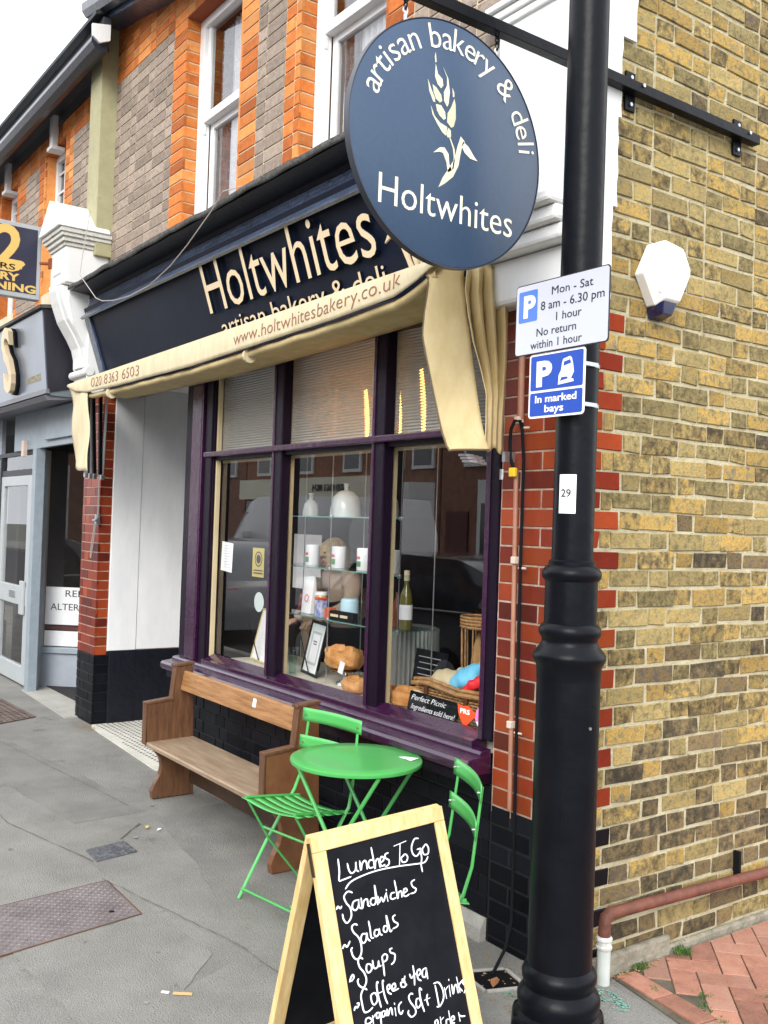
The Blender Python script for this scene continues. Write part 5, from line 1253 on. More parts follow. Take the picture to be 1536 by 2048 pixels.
b = MB(); b.box(-7.14, .0, G+.02, -6.88, .05, 2.0); b.box(-8.1, .0, G+.02, -8.0, .05, 2.0); b.box(-7.999, .0, G+.02, -7.141, .05, .16); b.box(-7.999, .0, 1.9, -7.141, .05, 2.0); build('door_frame', b, fw, DRN, bevel=.006)
b = MB(); b.box(-7.999, -.004, .74, -7.05, .045, .92); b.box(-7.2, -.03, .66, -7.08, -.005, .98); build('mid_rail', b, fw, DRN, bevel=.005)
build('letter_slot', MB().box(-7.62, -.012, .80, -7.42, -.005, .87), metal, DRN, bevel=.003)
build('door_pane', MB().box(-8.0, .02, .16, -7.14, .026, 1.9), glass, DRN)
b = MB(); b.box(-14, .0, 2.0, -7.01, .06, 2.06); b.box(-14, .0, 2.2, -7.0, .06, 2.24); b.box(-8.15, -.01, G, -8.1, .08, 2.2); build('transom', b, mat('dark frame', (.02, .022, .03), .5), NB)
build('stall_riser', MB().box(-20, .02, G, -8.16, .12, .5), panelg, NB); build('display_pane', MB().box(-20, .05, .5, -8.16, .056, 2.2), glass, NB)
for x in (-20, -16, -12): build('window_post_and_gap', MB().box(x, .0, .5, x+.08, .1, 2.6), frameb, NB)
build('header_board', MB().box(-20, .0, 2.24, -8.16, .04, 3.4), panelg, NB)
build('fanlight', MB().box(-8.1, .02, 2.06, -7.01, .026, 2.2), glass, NB)
# splayed display window beside the pier
a = math.radians(50); du = Vector((math.cos(a), math.sin(a), 0)); dn_ = Vector((math.sin(a), -math.cos(a), 0)); P0 = Vector((-7.0, .155, 0))
def sp(s_, z, h=0): q = P0+du*s_+dn_*h; return (q.x, q.y, z)
def sbox(mb, s0, z0, s1, z1, h0, h1):
    return mb.add([sp(s0, z0, h0), sp(s1, z0, h0), sp(s1, z0, h1), sp(s0, z0, h1), sp(s0, z1, h0), sp(s1, z1, h0), sp(s1, z1, h1), sp(s0, z1, h1)], [(0, 3, 2, 1), (4, 5, 6, 7), (0, 1, 5, 4), (1, 2, 6, 5), (2, 3, 7, 6), (3, 0, 4, 7)])
build('stall_riser', sbox(MB(), -.02, G, 1.6, .30, -.05, .0), panelg, NB, bevel=.004)
build('window_sill', sbox(MB(), -.04, .305, 1.6, .36, -.05, .03), frameb, NB, bevel=.006)
build('window_post_and_gap', sbox(MB(), -.095, G, -.055, 2.24, -.05, .02), blackm, NB); build('window_stile', sbox(MB(), -.05, .365, .0, 2.24, -.04, .01), mat('taupe stile', (.34, .3, .26), .6), NB, bevel=.003)  # the black strip is no post: it paints the dark gap beside the stile
build('display_pane', sbox(MB(), .0, .36, 1.6, 2.24, -.02, -.014), glass, NB)
o = build('repairs_poster', sbox(MB(), .005, .575, 1.3, .935, -.0265, -.0235), paper, NB)
o2 = build('lower_poster', sbox(MB(), .005, .37, .9, .515, -.0265, -.0235), paper, NB)
for txt, s0, s1, z, H in (('REPAIRS', .19, .60, .845, .066), ('ALTERATIONS', .055, .69, .715, .066)):
    t1 = text_mb(txt, 1, 0, 0); W0 = max(v[0] for v in t1.v); size = H/.73; k = text_mb(txt, size, .0005, 0, sx=(s1-s0)/(W0*size)); k.v = [sp(s0+v[0], v[2]+z, -.0228-v[1]) for v in k.v]; build('lettering', k, ink, o)
b = MB(); sbox(b, .0, .52, .9, .56, -.3, -.05); build('inner_shelf', b, mat('maroon shelf', (.1, .02, .015), .5), NB)
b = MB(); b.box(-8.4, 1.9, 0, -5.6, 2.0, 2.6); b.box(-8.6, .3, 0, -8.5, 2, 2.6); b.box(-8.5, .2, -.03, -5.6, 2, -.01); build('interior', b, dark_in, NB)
b = MB(); b.box(-6.2, 1.2, .5, -5.7, 1.5, 1.6); build('garment_rail', b, mat('dark maroon garments', (.06, .01, .02), .9, var=.4), NB)
b = MB(); b.tube([(-6.6, .7, 1.9), (-5.8, 1.2, 1.9)], .012, 8); b.tube([(-6.45, .62, 2.15), (-6.4, .7, 1.65)], .03, 6); build('hanging_lamp', b, whitemetal, NB)
b = MB(); b.ext_z([(-6.9, -.05), (-5.45, -.1), (-5.5, .9), (-6.2, 1.0), (-6.98, .15)], G-.02, G+.012); o = build('entry_step', b, conc); o['kind'] = 'structure'
# projecting dry cleaning sign
DS = thing('dry_cleaning_sign', 'projecting box sign reading 2 HRS DRY CLEANING in gold on navy', 'sign', (-5.6, -.8, 3.67))
ang = 0
b = MB(); b.box(-5.68, -1.30, 3.36, -5.60, -.395, 3.96); build('case', b, mat('aluminium trim', (.42, .44, .46), .4, metal=.4), DS, bevel=.006)
b = MB(); b.box(-5.605, -1.275, 3.40, -5.597, -.43, 3.925); build('face', b, mat('sign navy', (.018, .02, .045), .35), DS)
gd = mat('gold vinyl', (.62, .42, .12), .45)
def side(mb, y, z, h=.0): return mb.xf(frame((-5.5965+h, y, z), (0, 1, 0), (0, 0, 1)))
k = text_mb('2', .46, .0008, .012, sx=1.0); mx_ = max(v[0] for v in k.v); build('lettering', side(k, -.545-mx_, 3.60), gd, DS)
fitside = [('24', 0, 0, 0, 0)]
def fs(txt, y0, y1, z, H, ml, off=0):
    t1 = text_mb(txt, 1, 0, 0); W0 = max(v[0] for v in t1.v)-min(v[0] for v in t1.v); size = H/.73
    k = text_mb(txt, size, .0008, off, sx=(y1-y0)/(W0*size)); mn = min(v[0] for v in k.v); k.v = [(v[0]-mn, v[1], v[2]) for v in k.v]; build('lettering', side(k, y0, z), ml, DS)
build('swash', MB().ext_x([(-.95, 3.562), (-.62, 3.556), (-.57, 3.575), (-.52, 3.63), (-.535, 3.65), (-.57, 3.645), (-.61, 3.625), (-.8, 3.635), (-.95, 3.64)], -5.5975, -5.5962), gd, DS)
fs('HRS', -.80, -.60, 3.572, .048, ink, .001)
fs('DRY', -.80, -.575, 3.487, .06, gd, .003); fs('CLEANING', -1.05, -.44, 3.408, .062, gd, .003)
b = MB(); b.tube([(-5.60, -.40, 3.665), (-5.52, -.34, 3.655)], .014, 8); b.box(-5.53, -.36, 3.61, -5.47, -.345, 3.69); build('bracket', b, mat('orange rust', (.25, .07, .02), .9, bump=.6, var=.4), DS)
# ================================================================== THINGS IN THE WINDOW
ZB = .757
t = thing('notice_sheet', 'white typed notice taped inside the left window pane', 'notice', (-3.02, .07, 1.4))
b = MB(); b.add([(-3.075, .0655, 1.315), (-2.925, .0655, 1.305), (-2.915, .0655, 1.485), (-3.065, .0655, 1.495)], [(0, 1, 2, 3)]); build('sheet', b, paper, t, thick=.0006)
b = MB()
for i in range(9): z = 1.468-i*.0165; w0 = (.03, .05, .055, .052, .05, .035, .05, .045, .05)[i]; b.box(-2.995-w0, .0645, z, -2.995+w0, .065, z+.0025)
build('typed_lines', b, MATS['faint grey print'], t)
tag(build('yellow_sticker', MB().box(-2.66, .0655, 1.30, -2.52, .0665, 1.47), mat('mustard sticker', (.5, .4, .1), .6)), 'mustard square sticker with round emblem beside the left mullion', 'sticker')
o = bpy.data.objects['yellow_sticker']
b = MB(); b.lathe([(.045, 0), (.045, .0006), (.038, .0006), (.038, 0)], (0, 0, 0), 24, caps=False); b.lathe([(.026, 0), (.026, .0006)], (0, 0, 0), 20); b.xf(Matrix.Translation((-2.585, .0648, 1.405)) @ Matrix.Rotation(math.radians(90), 4, 'X')); b.box(-2.64, .0645, 1.335, -2.53, .0653, 1.342).box(-2.64, .0645, 1.318, -2.53, .0653, 1.326); build('emblem', b, ink, o)
tag(build('round_sticker', MB().lathe([(.058, 0), (.058, .0008)], (0, 0, 0), 28).xf(Matrix.Translation((-2.565, .067, 1.155)) @ Matrix.Rotation(math.radians(90), 4, 'X')), mat('pale grey sticker', (.55, .62, .6), .6)), 'pale round sticker low on the left window pane', 'sticker')
def easel(nm, label, c, w0, h0, ang, fcol, pcol, rz=0, mat_in=paper, wf=.012):
    t = thing(nm, label, 'framed picture', c, None, rz)
    M = Matrix.Rotation(-ang, 4, 'X')
    b = MB(); b.box(-w0/2, -.006, 0, -w0/2+wf, .006, h0).box(w0/2-wf, -.006, 0, w0/2, .006, h0).box(-w0/2+wf, -.006, 0, w0/2-wf, .006, wf).box(-w0/2+wf, -.006, h0-wf, w0/2-wf, .006, h0); b.xf(M); build('frame', b, fcol, t, local=True)
    b = MB(); b.box(-w0/2+wf, -.001, wf, w0/2-wf, .004, h0-wf); b.xf(M); build('print', b, pcol, t, local=True)
    b = MB(); b.box(-.005, .0, 0, .005, .004, h0*.8); b.xf(Matrix.Rotation(ang*1.2, 4, 'X')); build('strut', b, blackm, t, local=True)
    return t
easel('framed_certificate', 'tilted white certificate in a thin gold frame behind the left mullion', (-2.86, .24, ZB), .29, .33, math.radians(14), mat('thin gold frame', (.6, .5, .25), .4), paper, rz=math.radians(-8))
t = easel('framed_certificate', 'certificate in a black frame standing right of the left mullion', (-2.30, .26, ZB), .26, .31, math.radians(12), blackm, paper, rz=math.radians(-12), wf=.016)
b = MB(); b.box(-.075, -.003, .06, .075, -.0015, .25).xf(Matrix.Rotation(-math.radians(12), 4, 'X')); build('mount', b, mat('grey mount', (.5, .56, .55), .7), t, local=True)
b = MB(); b.box(-.055, -.0045, .075, .055, -.003, .235).xf(Matrix.Rotation(-math.radians(12), 4, 'X')); build('inner_sheet', b, paper, t, local=True)
b = MB(); b.box(-.03, -.006, .19, .03, -.005, .196).box(-.02, -.006, .175, .03, -.005, .181).xf(Matrix.Rotation(-math.radians(12), 4, 'X')); build('print_lines', b, ink, t, local=True)
tag(build('glass_vase', MB().lathe([(.025, 0), (.02, .01), (.03, .15), (.034, .16), (.028, .15), (.018, .012), (.0, .012)], (-2.33, .17, ZB), 20, caps=False), shelfglass, smooth=True), 'small clear glass vase in front of the black framed certificate', 'vase')
# glass shelving
GS = thing('glass_shelf_unit', 'glass shelving on thin steel rods in the middle of the window display', 'shelves', (-2.0, .33, ZB))
SX0, SX1, SY0, SY1 = -2.66, -1.38, .2, .42
for x in (SX0, (SX0+SX1)/2, SX1):
    for y in (SY0, SY1):
        b = MB(); b.tube([(x, y, ZB), (x, y, 2.45)], .0035, 6); build('rod', b, metal, GS, smooth=True)
for z in (1.10, 1.375, 1.66):
    o = build('shelf', MB().box(SX0-.02, SY0-.02, z, SX1+.02, SY1+.02, z+.006), shelfglass, GS); 
    b = MB(); b.box(SX0-.02, SY0-.0205, z, SX1+.02, SY0-.0195, z+.006); build('shelf_edge', b, mat('green glass edge', (.12, .3, .25), .2), o)
    for x in (SX0, (SX0+SX1)/2, SX1): b = MB(); b.lathe([(.01, -.008), (.012, 0), (.01, .012)], (x, SY0, z), 10); build('shelf_clip', b, metal, o, smooth=True)
def tin(x, y, z, label, first=[None]):
    if first[0] is None:
        t = thing('tea_tin', label, 'tin', (x, y, z), 'white tins on the middle glass shelf')
        b = MB(); b.lathe([(.04, 0), (.041, .002), (.041, .115), (.04, .118), (.037, .12)], (0, 0, 0), 24); build('body', b, mat('white tin', (.8, .82, .84), .35), t, local=True, smooth=True)
        b = MB(); n = 10
        for k, (z0, z1, q0, q1, c) in enumerate(((.02, .05, -1.9, -1.1, 0), (.06, .075, -2.0, -1.2, 1))):
            b.add([(.0415*math.cos(q0+(q1-q0)*i/n), .0415*math.sin(q0+(q1-q0)*i/n), zz) for zz in (z0, z1) for i in range(n+1)], [(i, i+1, n+2+i, n+1+i) for i in range(n)], c)
        build('printed_label', b, [mat('green print', (.1, .3, .12), .5), mat('red print', (.6, .1, .12), .5)], t, local=True); first[0] = t; return t
    s0 = first[0]; c = s0.copy(); C.objects.link(c); c.location = (x, y, z); c['label'] = label
    for ch in s0.children: k = ch.copy(); C.objects.link(k); k.parent = c
    return c
tin(-2.35, .29, 1.382, 'leftmost white tin on the middle glass shelf'); tin(-2.07, .29, 1.382, 'second white tin from the left on the glass shelf'); tin(-1.82, .29, 1.382, 'white tin just left of the right mullion'); tin(-1.56, .29, 1.382, 'white tin right of the right mullion on the shelf')
for (x, rr_2, h, lb) in ((-2.42, .05, .1, 'small ribbed glass dome left on the top glass shelf'), (-2.05, .09, .15, 'large ribbed glass dome in the centre of the top shelf'), (-1.62, .045, .12, 'small glass dome at the right end of the top shelf')):
    b = MB(); b.lathe([(rr_2, 0), (rr_2*.97, h*.3), (rr_2*.8, h*.75), (rr_2*.45, h*.95), (.012, h), (.012, h+.02), (.018, h+.035), (.0, h+.04)], (x, .31, 1.666), 30, fn=lambda t, i: 1-.03*(math.cos(t*15) > 0)); tag(build('glass_dome', b, mat('milky glass', (.5, .56, .55), .2, var=.05), smooth=True), lb, 'glass dome', 'glass domes on the top shelf')
Z1 = 1.106
t = thing('cake_packet', 'white paper bag of biscuits printed with a pink ring', 'packet', (-2.33, .27, Z1)); b = MB(); b.add([(-.05, -.03, 0), (.05, -.03, 0), (.05, .03, 0), (-.05, .03, 0), (-.055, -.012, .21), (.05, -.008, .22), (.05, .008, .215), (-.055, .008, .205)], [(0, 3, 2, 1), (4, 5, 6, 7), (0, 1, 5, 4), (1, 2, 6, 5), (2, 3, 7, 6), (3, 0, 4, 7)]); build('bag', b, paper, t, local=True, bevel=.006)
b = MB(); b.lathe([(.022, 0), (.022, .001), (.017, .001), (.017, 0)], (0, 0, 0), 20, caps=False); b.xf(Matrix.Translation((.01, -.0285, .09)) @ Matrix.Rotation(math.radians(90-6), 4, 'X')); build('ring_print', b, mat('pink red print', (.7, .12, .15), .6), t, local=True)
t = thing('pickle_jar', 'jar of yellow pickle with a white lid on the lower glass shelf', 'jar', (-2.19, .26, Z1)); build('jar', MB().lathe([(.036, 0), (.038, .004), (.038, .10), (.033, .115)], (0, 0, 0), 20), mat('yellow pickle', (.55, .38, .06), .2, var=.4, vscale=60, coat=.6), t, local=True, smooth=True); build('lid', MB().lathe([(.036, .116), (.036, .135)], (0, 0, 0), 20), wht, t, local=True)
t = thing('blue_tin', 'small blue and white tin with a red lid on the lower glass shelf', 'tin', (-2.12, .215, Z1)); build('body', MB().box(-.035, -.02, 0, .035, .02, .095), mat('blue white tin', (.06, .12, .5), .4, col2=(.7, .72, .75), vscale=30), t, local=True, bevel=.003); build('lid', MB().box(-.036, -.021, .096, .036, .021, .108), mat('red lid', (.6, .05, .04), .4), t, local=True)
tag(build('chocolate_box', MB().box(-2.06, .2, Z1, -2.0, .24, Z1+.06), mat('orange red box', (.6, .12, .04), .5), bevel=.002), 'small orange red box beside the blue tin', 'box')
tag(build('pale_blue_tub', MB().lathe([(.05, 0), (.052, .01), (.05, .1), (.045, .115)], (-1.93, .28, Z1+.001), 20), mat('pale blue tub', (.45, .66, .75), .5), smooth=True), 'pale blue tub on the lower glass shelf left of the right mullion', 'tub')
tag(build('dark_gift_box', MB().box(-2.01, .2, Z1, -1.78, .235, Z1+.05), blackm, bevel=.002), 'flat black gift box with gold labels on the lower shelf', 'box')
b = MB(); b.box(-1.995, .198, Z1+.018, -1.92, .2, Z1+.032); b.box(-1.90, .198, Z1+.018, -1.83, .2, Z1+.032); build('gold_label', b, gold, bpy.data.objects['dark_gift_box'])
t = thing('wine_bottle', 'tall pale wine bottle with a cream label at the right end of the shelf', 'bottle', (-1.45, .30, Z1)); build('glass', MB().lathe([(.03, 0), (.033, .004), (.033, .15), (.028, .18), (.0125, .22), (.0125, .285), (.014, .287), (.014, .295)], (0, 0, 0), 20), mat('olive wine glass', (.14, .13, .02), .1, coat=.5), t, local=True, smooth=True); build('label', MB().lathe([(.0338, .05), (.0338, .125)], (0, 0, 0), 20, caps=False), paper, t, local=True); build('capsule', MB().lathe([(.0145, .245), (.0145, .297), (.0, .298)], (0, 0, 0), 16), gold, t, local=True, smooth=True)
tag(build('red_bottle', MB().lathe([(.028, 0), (.03, .004), (.03, .11), (.012, .15), (.012, .18)], (-1.56, .33, Z1), 18), mat('amber glass', (.16, .04, .015), .15, coat=.5), smooth=True), 'squat amber bottle between the mullion and the wine bottle', 'bottle')
tag(build('red_trinket', MB().lathe([(.0, 0), (.02, .01), (.025, .03), (.015, .05), (.02, .07), (.01, .1), (.0, .11)], (-2.47, .3, Z1), 14), mat('dark red glass', (.25, .01, .015), .2, coat=.4), smooth=True), 'small dark red bottle at the left end of the lower shelf', 'bottle')
# bread on a stand
t = thing('cake_stand', 'small silver pedestal stand holding a loaf', 'stand', (-1.93, .27, ZB)); build('foot', MB().lathe([(.055, 0), (.05, .012), (.02, .03), (.01, .05), (.01, .07), (.09, .075), (.09, .08), (.0, .081)], (0, 0, 0), 24), mat('polished silver', (.75, .75, .75), .12, metal=1), t, local=True, smooth=True)
def loaf(nm, label, c, sx_, sy_, sz_, rz, cat='loaf', seed=1, grp=None):
    rr3 = random.Random(seed); b = MB()
    def fn(a, q):
        th = a*2*math.pi; ph = (q-.5)*math.pi; n = 1+.06*math.sin(th*5+seed)+.05*math.sin(ph*7+th*3)
        e = .6; cx = math.copysign(abs(math.cos(th))**e, math.cos(th)); sn = math.copysign(abs(math.sin(th))**e, math.sin(th)); cp = max(0, math.cos(ph))**.5
        return (sx_*cx*cp*n, sy_*sn*cp*n, sz_*(.5+.5*math.copysign(abs(math.sin(ph))**.7, math.sin(ph)))*n*(1+.12*math.cos(th*2)))
    b.grid(fn, 32, 16); o = build(nm, b, crust, None, smooth=True, local=True); o.location = c; o.rotation_euler = (0, 0, rz); tag(o, label, cat, grp); return o
loaf('bread_loaf', 'tall golden brown loaf on the silver stand', (-1.95, .27, ZB+.082), .11, .075, .11, .2, seed=3)
tag(build('price_card', MB().add([(-1.86, .17, .84), (-1.80, .16, .835), (-1.80, .175, .895), (-1.86, .185, .90)], [(0, 1, 2, 3)]), paper, thick=.0008), 'small white price card in front of the loaf on the stand', 'card')
loaf('round_roll', 'pale round pastry left of the right mullion', (-1.70, .2, ZB), .085, .075, .07, 0, 'pastry', 5, 'pastries beside the right mullion')
loaf('round_roll', 'brown round pastry right behind the right mullion', (-1.42, .22, ZB), .07, .06, .07, 1, 'pastry', 6, 'pastries beside the right mullion')
loaf('round_roll', 'plaited brown pastry left of the small jar', (-1.28, .20, ZB), .075, .06, .085, .5, 'pastry', 7, 'pastries beside the right mullion')
t = thing('small_jar', 'little jar with a white label left of the wicker hamper', 'jar', (-1.11, .14, ZB)); build('jar', MB().lathe([(.032, 0), (.034, .003), (.034, .085), (.03, .092)], (0, 0, 0), 18), mat('olive jar', (.12, .1, .05), .2, coat=.5), t, local=True, smooth=True); build('lid', MB().lathe([(.032, .093), (.032, .108)], (0, 0, 0), 18), gold, t, local=True); build('label', MB().box(-.022, -.0355, .03, .022, -.034, .075), paper, t, local=True)
# hamper
HP = thing('picnic_hamper', 'wicker picnic hamper full of wrapped food in the right window', 'basket', (-.86, .24, ZB))
b = MB()
X0, X1, Y0, Y1 = -1.12, -.56, .13, .36
def weave(mb, P, Q, z0, z1, rows_, n):
    P, Q = Vector(P), Vector(Q); d = Q-P; nn = Vector((d.y, -d.x, 0)).normalized()
    for r_ in range(rows_):
        pts = []; z = z0+(z1-z0)*(r_+.5)/rows_
        for i in range(n*4+1):
            a = i/(n*4); pts.append(P+d*a+nn*(.006*math.cos(math.pi*(i/2+r_)))+Vector((0, 0, z)))
        mb.tube(pts, (z1-z0)/rows_*.42, 5)
weave(b, (X0, Y0, 0), (X1, Y0, 0), ZB, ZB+.13, 10, 16); weave(b, (X1, Y0, 0), (X1, Y1, 0), ZB, ZB+.13, 10, 7); weave(b, (X0, Y1, 0), (X0, Y0, 0), ZB, ZB+.13, 10, 7)
build('woven_side', b, wicker, HP, smooth=True)
b = MB(); b.box(X0+.01, Y0+.01, ZB, X1-.01, Y1, ZB+.11); build('shade_fill', b, mat('dark wicker shadow', (.12, .06, .025), .9), HP)  # solid dark fill: the shade behind the weave is put into its colour
b = MB(); pts = [(X0-.02, Y0-.01, ZB+.14), (X0+.1, Y0-.02, ZB+.155), (-.8, Y0-.02, ZB+.135), (X1, Y0-.01, ZB+.145)]
b.tube(pts, .011, 8); b.tube([(p[0], p[1]+.012, p[2]+.018) for p in pts], .009, 8); b.tube([(X0-.02, Y0-.01, ZB+.14), (X0-.03, Y1, ZB+.15)], .011, 8); build('rim', b, wicker, HP, smooth=True)
for x in (-1.03, -.75): build('leather_strap', MB().box(x-.012, Y0-.022, ZB+.06, x+.012, Y0-.012, ZB+.145), mat('brown leather', (.1, .03, .015), .5), HP, bevel=.003)
def pack(nm, label, c, s_, col, rot, cat='packet'):
    o = build(nm, MB().grid(lambda a, q: (s_[0]*(a-.5)*2, s_[1]*(q-.5)*2, s_[2]*math.sin(a*math.pi)**.5*math.sin(q*math.pi)**.5+.004*math.sin(a*20+q*7)), 14, 10), col, None, smooth=True, thick=.003, local=True); o.location = c; o.rotation_euler = rot; tag(o, label, cat)
pack('paper_packet', 'buff paper packet lying at the left of the hamper', (-1.01, .22, ZB+.16), (.09, .06, .05), mat('buff paper', (.5, .42, .25), .7), (.5, 0, .2))
pack('pale_packet', 'cream packet behind the buff packet in the hamper', (-.93, .30, ZB+.18), (.10, .06, .05), mat('cream paper', (.7, .62, .45), .7), (.6, -.1, .3))
pack('blue_packet', 'light blue crisp packet on top of the hamper', (-.88, .22, ZB+.185), (.12, .07, .045), mat('light blue foil', (.16, .55, .8), .35), (.8, -.4, -.1))
pack('red_packet', 'bright red packet at the right of the hamper', (-.76, .17, ZB+.17), (.10, .035, .035), mat('red foil', (.8, .02, .03), .35), (.8, -.5, -.15))
# baguette stand
WS = thing('baguette_stand', 'tall open wicker stand holding baguettes behind the hamper', 'basket', (-1.02, .45, ZB))
for k in range(14):
    q = 2*math.pi*k/14; b = MB(); b.tube([(-1.02+.11*math.cos(q), .45+.09*math.sin(q), ZB), (-1.02+.125*math.cos(q), .45+.1*math.sin(q), ZB+.44)], .004, 6); build('upright_cane', b, wicker, WS)
for z in (.02, .40, .415, .43, .445): b = MB(); b.tube([(-1.02+.127*math.cos(2*math.pi*k/24), .45+.102*math.sin(2*math.pi*k/24), ZB+z) for k in range(25)], .007, 6); build('hoop', b, wicker, WS, smooth=True)
for k, (x, a) in enumerate(((-1.07, .25), (-1.0, -.05), (-.96, .1))):
    b = MB(); b.tube([(x+a*.15*i/8, .43+.01*k, ZB+.03+.34*i/8) for i in range(9)], [.008, .02, .026, .027, .027, .026, .024, .018, .006], 10); tag(build('baguette', b, mat('pale crust', (.5, .3, .12), .7, var=.2), smooth=True), ('left leaning baguette in the wicker stand', 'middle baguette in the wicker stand', 'right baguette in the wicker stand')[k], 'baguette', 'baguettes in the wicker stand')
# corrugated bin and board behind
b = MB(); b.lathe([(.17, 0), (.175, .1), (.17, .2), (.175, .22), (.17, .35), (.15, .36), (0, .36)], (-1.72, .52, ZB-.03), 90, fn=lambda t, i: 1+.02*math.cos(t*45)); tag(build('ribbed_planter', b, mat('grey zinc', (.3, .31, .3), .5, metal=.4), smooth=True), 'grey ribbed metal tub standing behind the right mullion', 'tub')
t = thing('small_chalkboard', 'small black board with faint chalk lines behind the hamper', 'chalkboard', (-1.42, .42, ZB)); b = MB(); b.box(-.13, 0, 0, .13, .01, .24).xf(Matrix.Rotation(-.15, 4, 'X')); build('panel', b, slate, t, local=True)
b = MB()
for i in range(6): b.box(-.10+.01*(i % 2), -.002, .20-i*.03, .08-.02*(i % 3), -.0005, .204-i*.03)
b.xf(Matrix.Rotation(-.15, 4, 'X')); build('chalk_lines', b, mat('dim chalk', (.4, .4, .42), .8), t, local=True)
# picnic sign
t = thing('picnic_sign', 'small black sign hand lettered Perfect Picnic Ingredients sold here!', 'sign', (-.97, .09, .8)); 
pts = [(-1.135, .085, .770), (-.795, .085, .758), (-.775, .105, .857), (-1.135, .105, .862)]
b = MB(); b.add([p for p in pts]+[(p[0], p[1]+.006, p[2]) for p in pts], [(0, 1, 2, 3), (7, 6, 5, 4), (0, 4, 5, 1), (1, 5, 6, 2), (2, 6, 7, 3), (3, 7, 4, 0)]); build('board', b, slate, t)
def ps(v, x0, z0): return (x0+v[0], .0835+(z0+v[2]-.762)*.2+v[1], z0+v[2]-.033*(v[0])*.3)
for txt, x0, x1, z0 in (('Perfect Picnic', -1.12, -.87, .826), ('Ingredients sold here!', -1.11, -.80, .785)):
    t1 = text_mb(txt, 1, 0, 0); W0 = max(v[0] for v in t1.v); k = text_mb(txt, .034, .0005, -.0002, sx=(x1-x0)/(W0*.034), shear=.3); k.v = [ps(v, x0, z0) for v in k.v]; build('lettering', k, chalk, t)
t = thing('prs_sticker', 'orange red pointed PRS sticker low on the right pane', 'sticker', (-.67, .056, .83))
b = MB(); b.ext_y([(-.735, .872), (-.70, .866), (-.665, .872), (-.615, .845), (-.62, .83), (-.675, .785), (-.70, .79), (-.728, .83)], .0545, .0555); build('film', b, mat('orange red vinyl', (.75, .08, .02), .5), t)
fit(t, 'lettering', 'PRS', -.715, -.655, .835, .021, .0535, wht, off=.0008)
t = thing('pink_sticker', 'round pink and white sticker in the bottom right corner of the window', 'sticker', (-.57, .056, .83))
b = MB(); b.lathe([(.047, 0), (.047, .0008)], (0, 0, 0), 28).xf(Matrix.Translation((-.572, .056, .835)) @ Matrix.Rotation(math.radians(90), 4, 'X')); build('film', b, wht, t)
b = MB(); n = 20; b.add([(-.572+.046*math.cos(math.radians(-25+230*i/n)), .0548, .835+.046*math.sin(math.radians(-25+230*i/n))) for i in range(n+1)], [tuple(range(n+1))]); build('pink_field', b, mat('pink vinyl', (.85, .2, .55), .5), t, thick=.0004)
# posters at the back of the window seen through the glass
tag(build('menu_board', MB().box(-3.35, .75, 1.18, -3.0, .76, 1.55), paper, bevel=.002), 'white menu sheet on the dark screen behind the shelves', 'notice')
tag(build('paper_bag', MB().box(-2.95, .6, ZB+.0, -2.83, .66, 1.28), mat('kraft paper', (.3, .2, .12), .8), bevel=.004), 'brown paper bag standing behind the shelf unit', 'bag')
# pendant filament lamps behind the reeded panes
for i, (x, z0, z1, lean) in enumerate(((-1.85, 2.07, 2.36, .05), (-1.555, 2.06, 2.40, .07), (-1.355, 2.06, 2.42, .06))):
    t = thing('pendant_lamp', ('warm glowing pendant just left of the right mullion', 'warm glowing pendant just right of the right mullion', 'brightest warm pendant in the right reeded pane')[i], 'lamp', (x, .3, z0), 'warm pendant lamps behind the reeded glass')
    b = MB(); nn_ = 240; b.tube([(x-lean*(1-k/nn_)**2*.6+(.010+.008*math.sin(3.14*k/nn_))*math.cos(k*.62), .3+.006*math.sin(k*.62), z1-(z1-z0)*k/nn_) for k in range(nn_+1)], .0032, 4); build('filament_bulb', b, mat('warm filament', (1, .6, .2), .5, em=(1, .5, .12), ems=9 if i < 2 else 14), t, smooth=True)
    b = MB(); b.tube([(x-lean*.6, .3, z1), (x-lean*.6, .3, 2.69)], .003, 6); build('flex', b, blackm, t)
# ------------------------------------------------------------------ person inside
PR = thing('person', 'person with short blond hair in a beige top behind the glass shelves', 'person', (-2.95, .85, 0))
def skin(name, verts, edges, radii, ml, parent, sub=2, root=0):
    me = bpy.data.meshes.new(name); me.from_pydata([Vector(v)-wloc(parent) for v in verts], edges, []); o = bpy.data.objects.new(name, me); C.objects.link(o); o.parent = parent
    s_ = o.modifiers.new('skin', 'SKIN'); s_.use_smooth_shade = True
    for i, q in enumerate(me.skin_vertices[0].data): q.radius = (radii[i], radii[i]) if not isinstance(radii[i], tuple) else radii[i]; q.use_root = (i == root)
    q = o.modifiers.new('sub', 'SUBSURF'); q.levels = sub; q.render_levels = sub
    me.materials.append(ml); return o
px_, py_ = -2.95, .95
beige = mat('beige knit', (.62, .47, .38), .9, bump=.3, var=.15); skinm = mat('skin', (.68, .42, .31), .55); hairm = mat('blond hair', (.72, .52, .25), .6, bump=.7, bscale=70, var=.25, vscale=40)
skin('torso', [(px_, py_, .9), (px_+.02, py_-.02, 1.05), (px_+.04, py_-.05, 1.18), (px_+.06, py_-.1, 1.27), (px_-.12, py_-.1, 1.26), (px_+.24, py_-.12, 1.26), (px_-.2, py_-.16, 1.12), (px_-.16, py_-.3, .98), (px_+.32, py_-.2, 1.12), (px_+.26, py_-.36, 1.02)],
     [(0, 1), (1, 2), (2, 3), (3, 4), (3, 5), (4, 6), (6, 7), (5, 8), (8, 9)], [.15, .14, .145, .1, .075, .075, .052, .042, .052, .042], beige, PR)
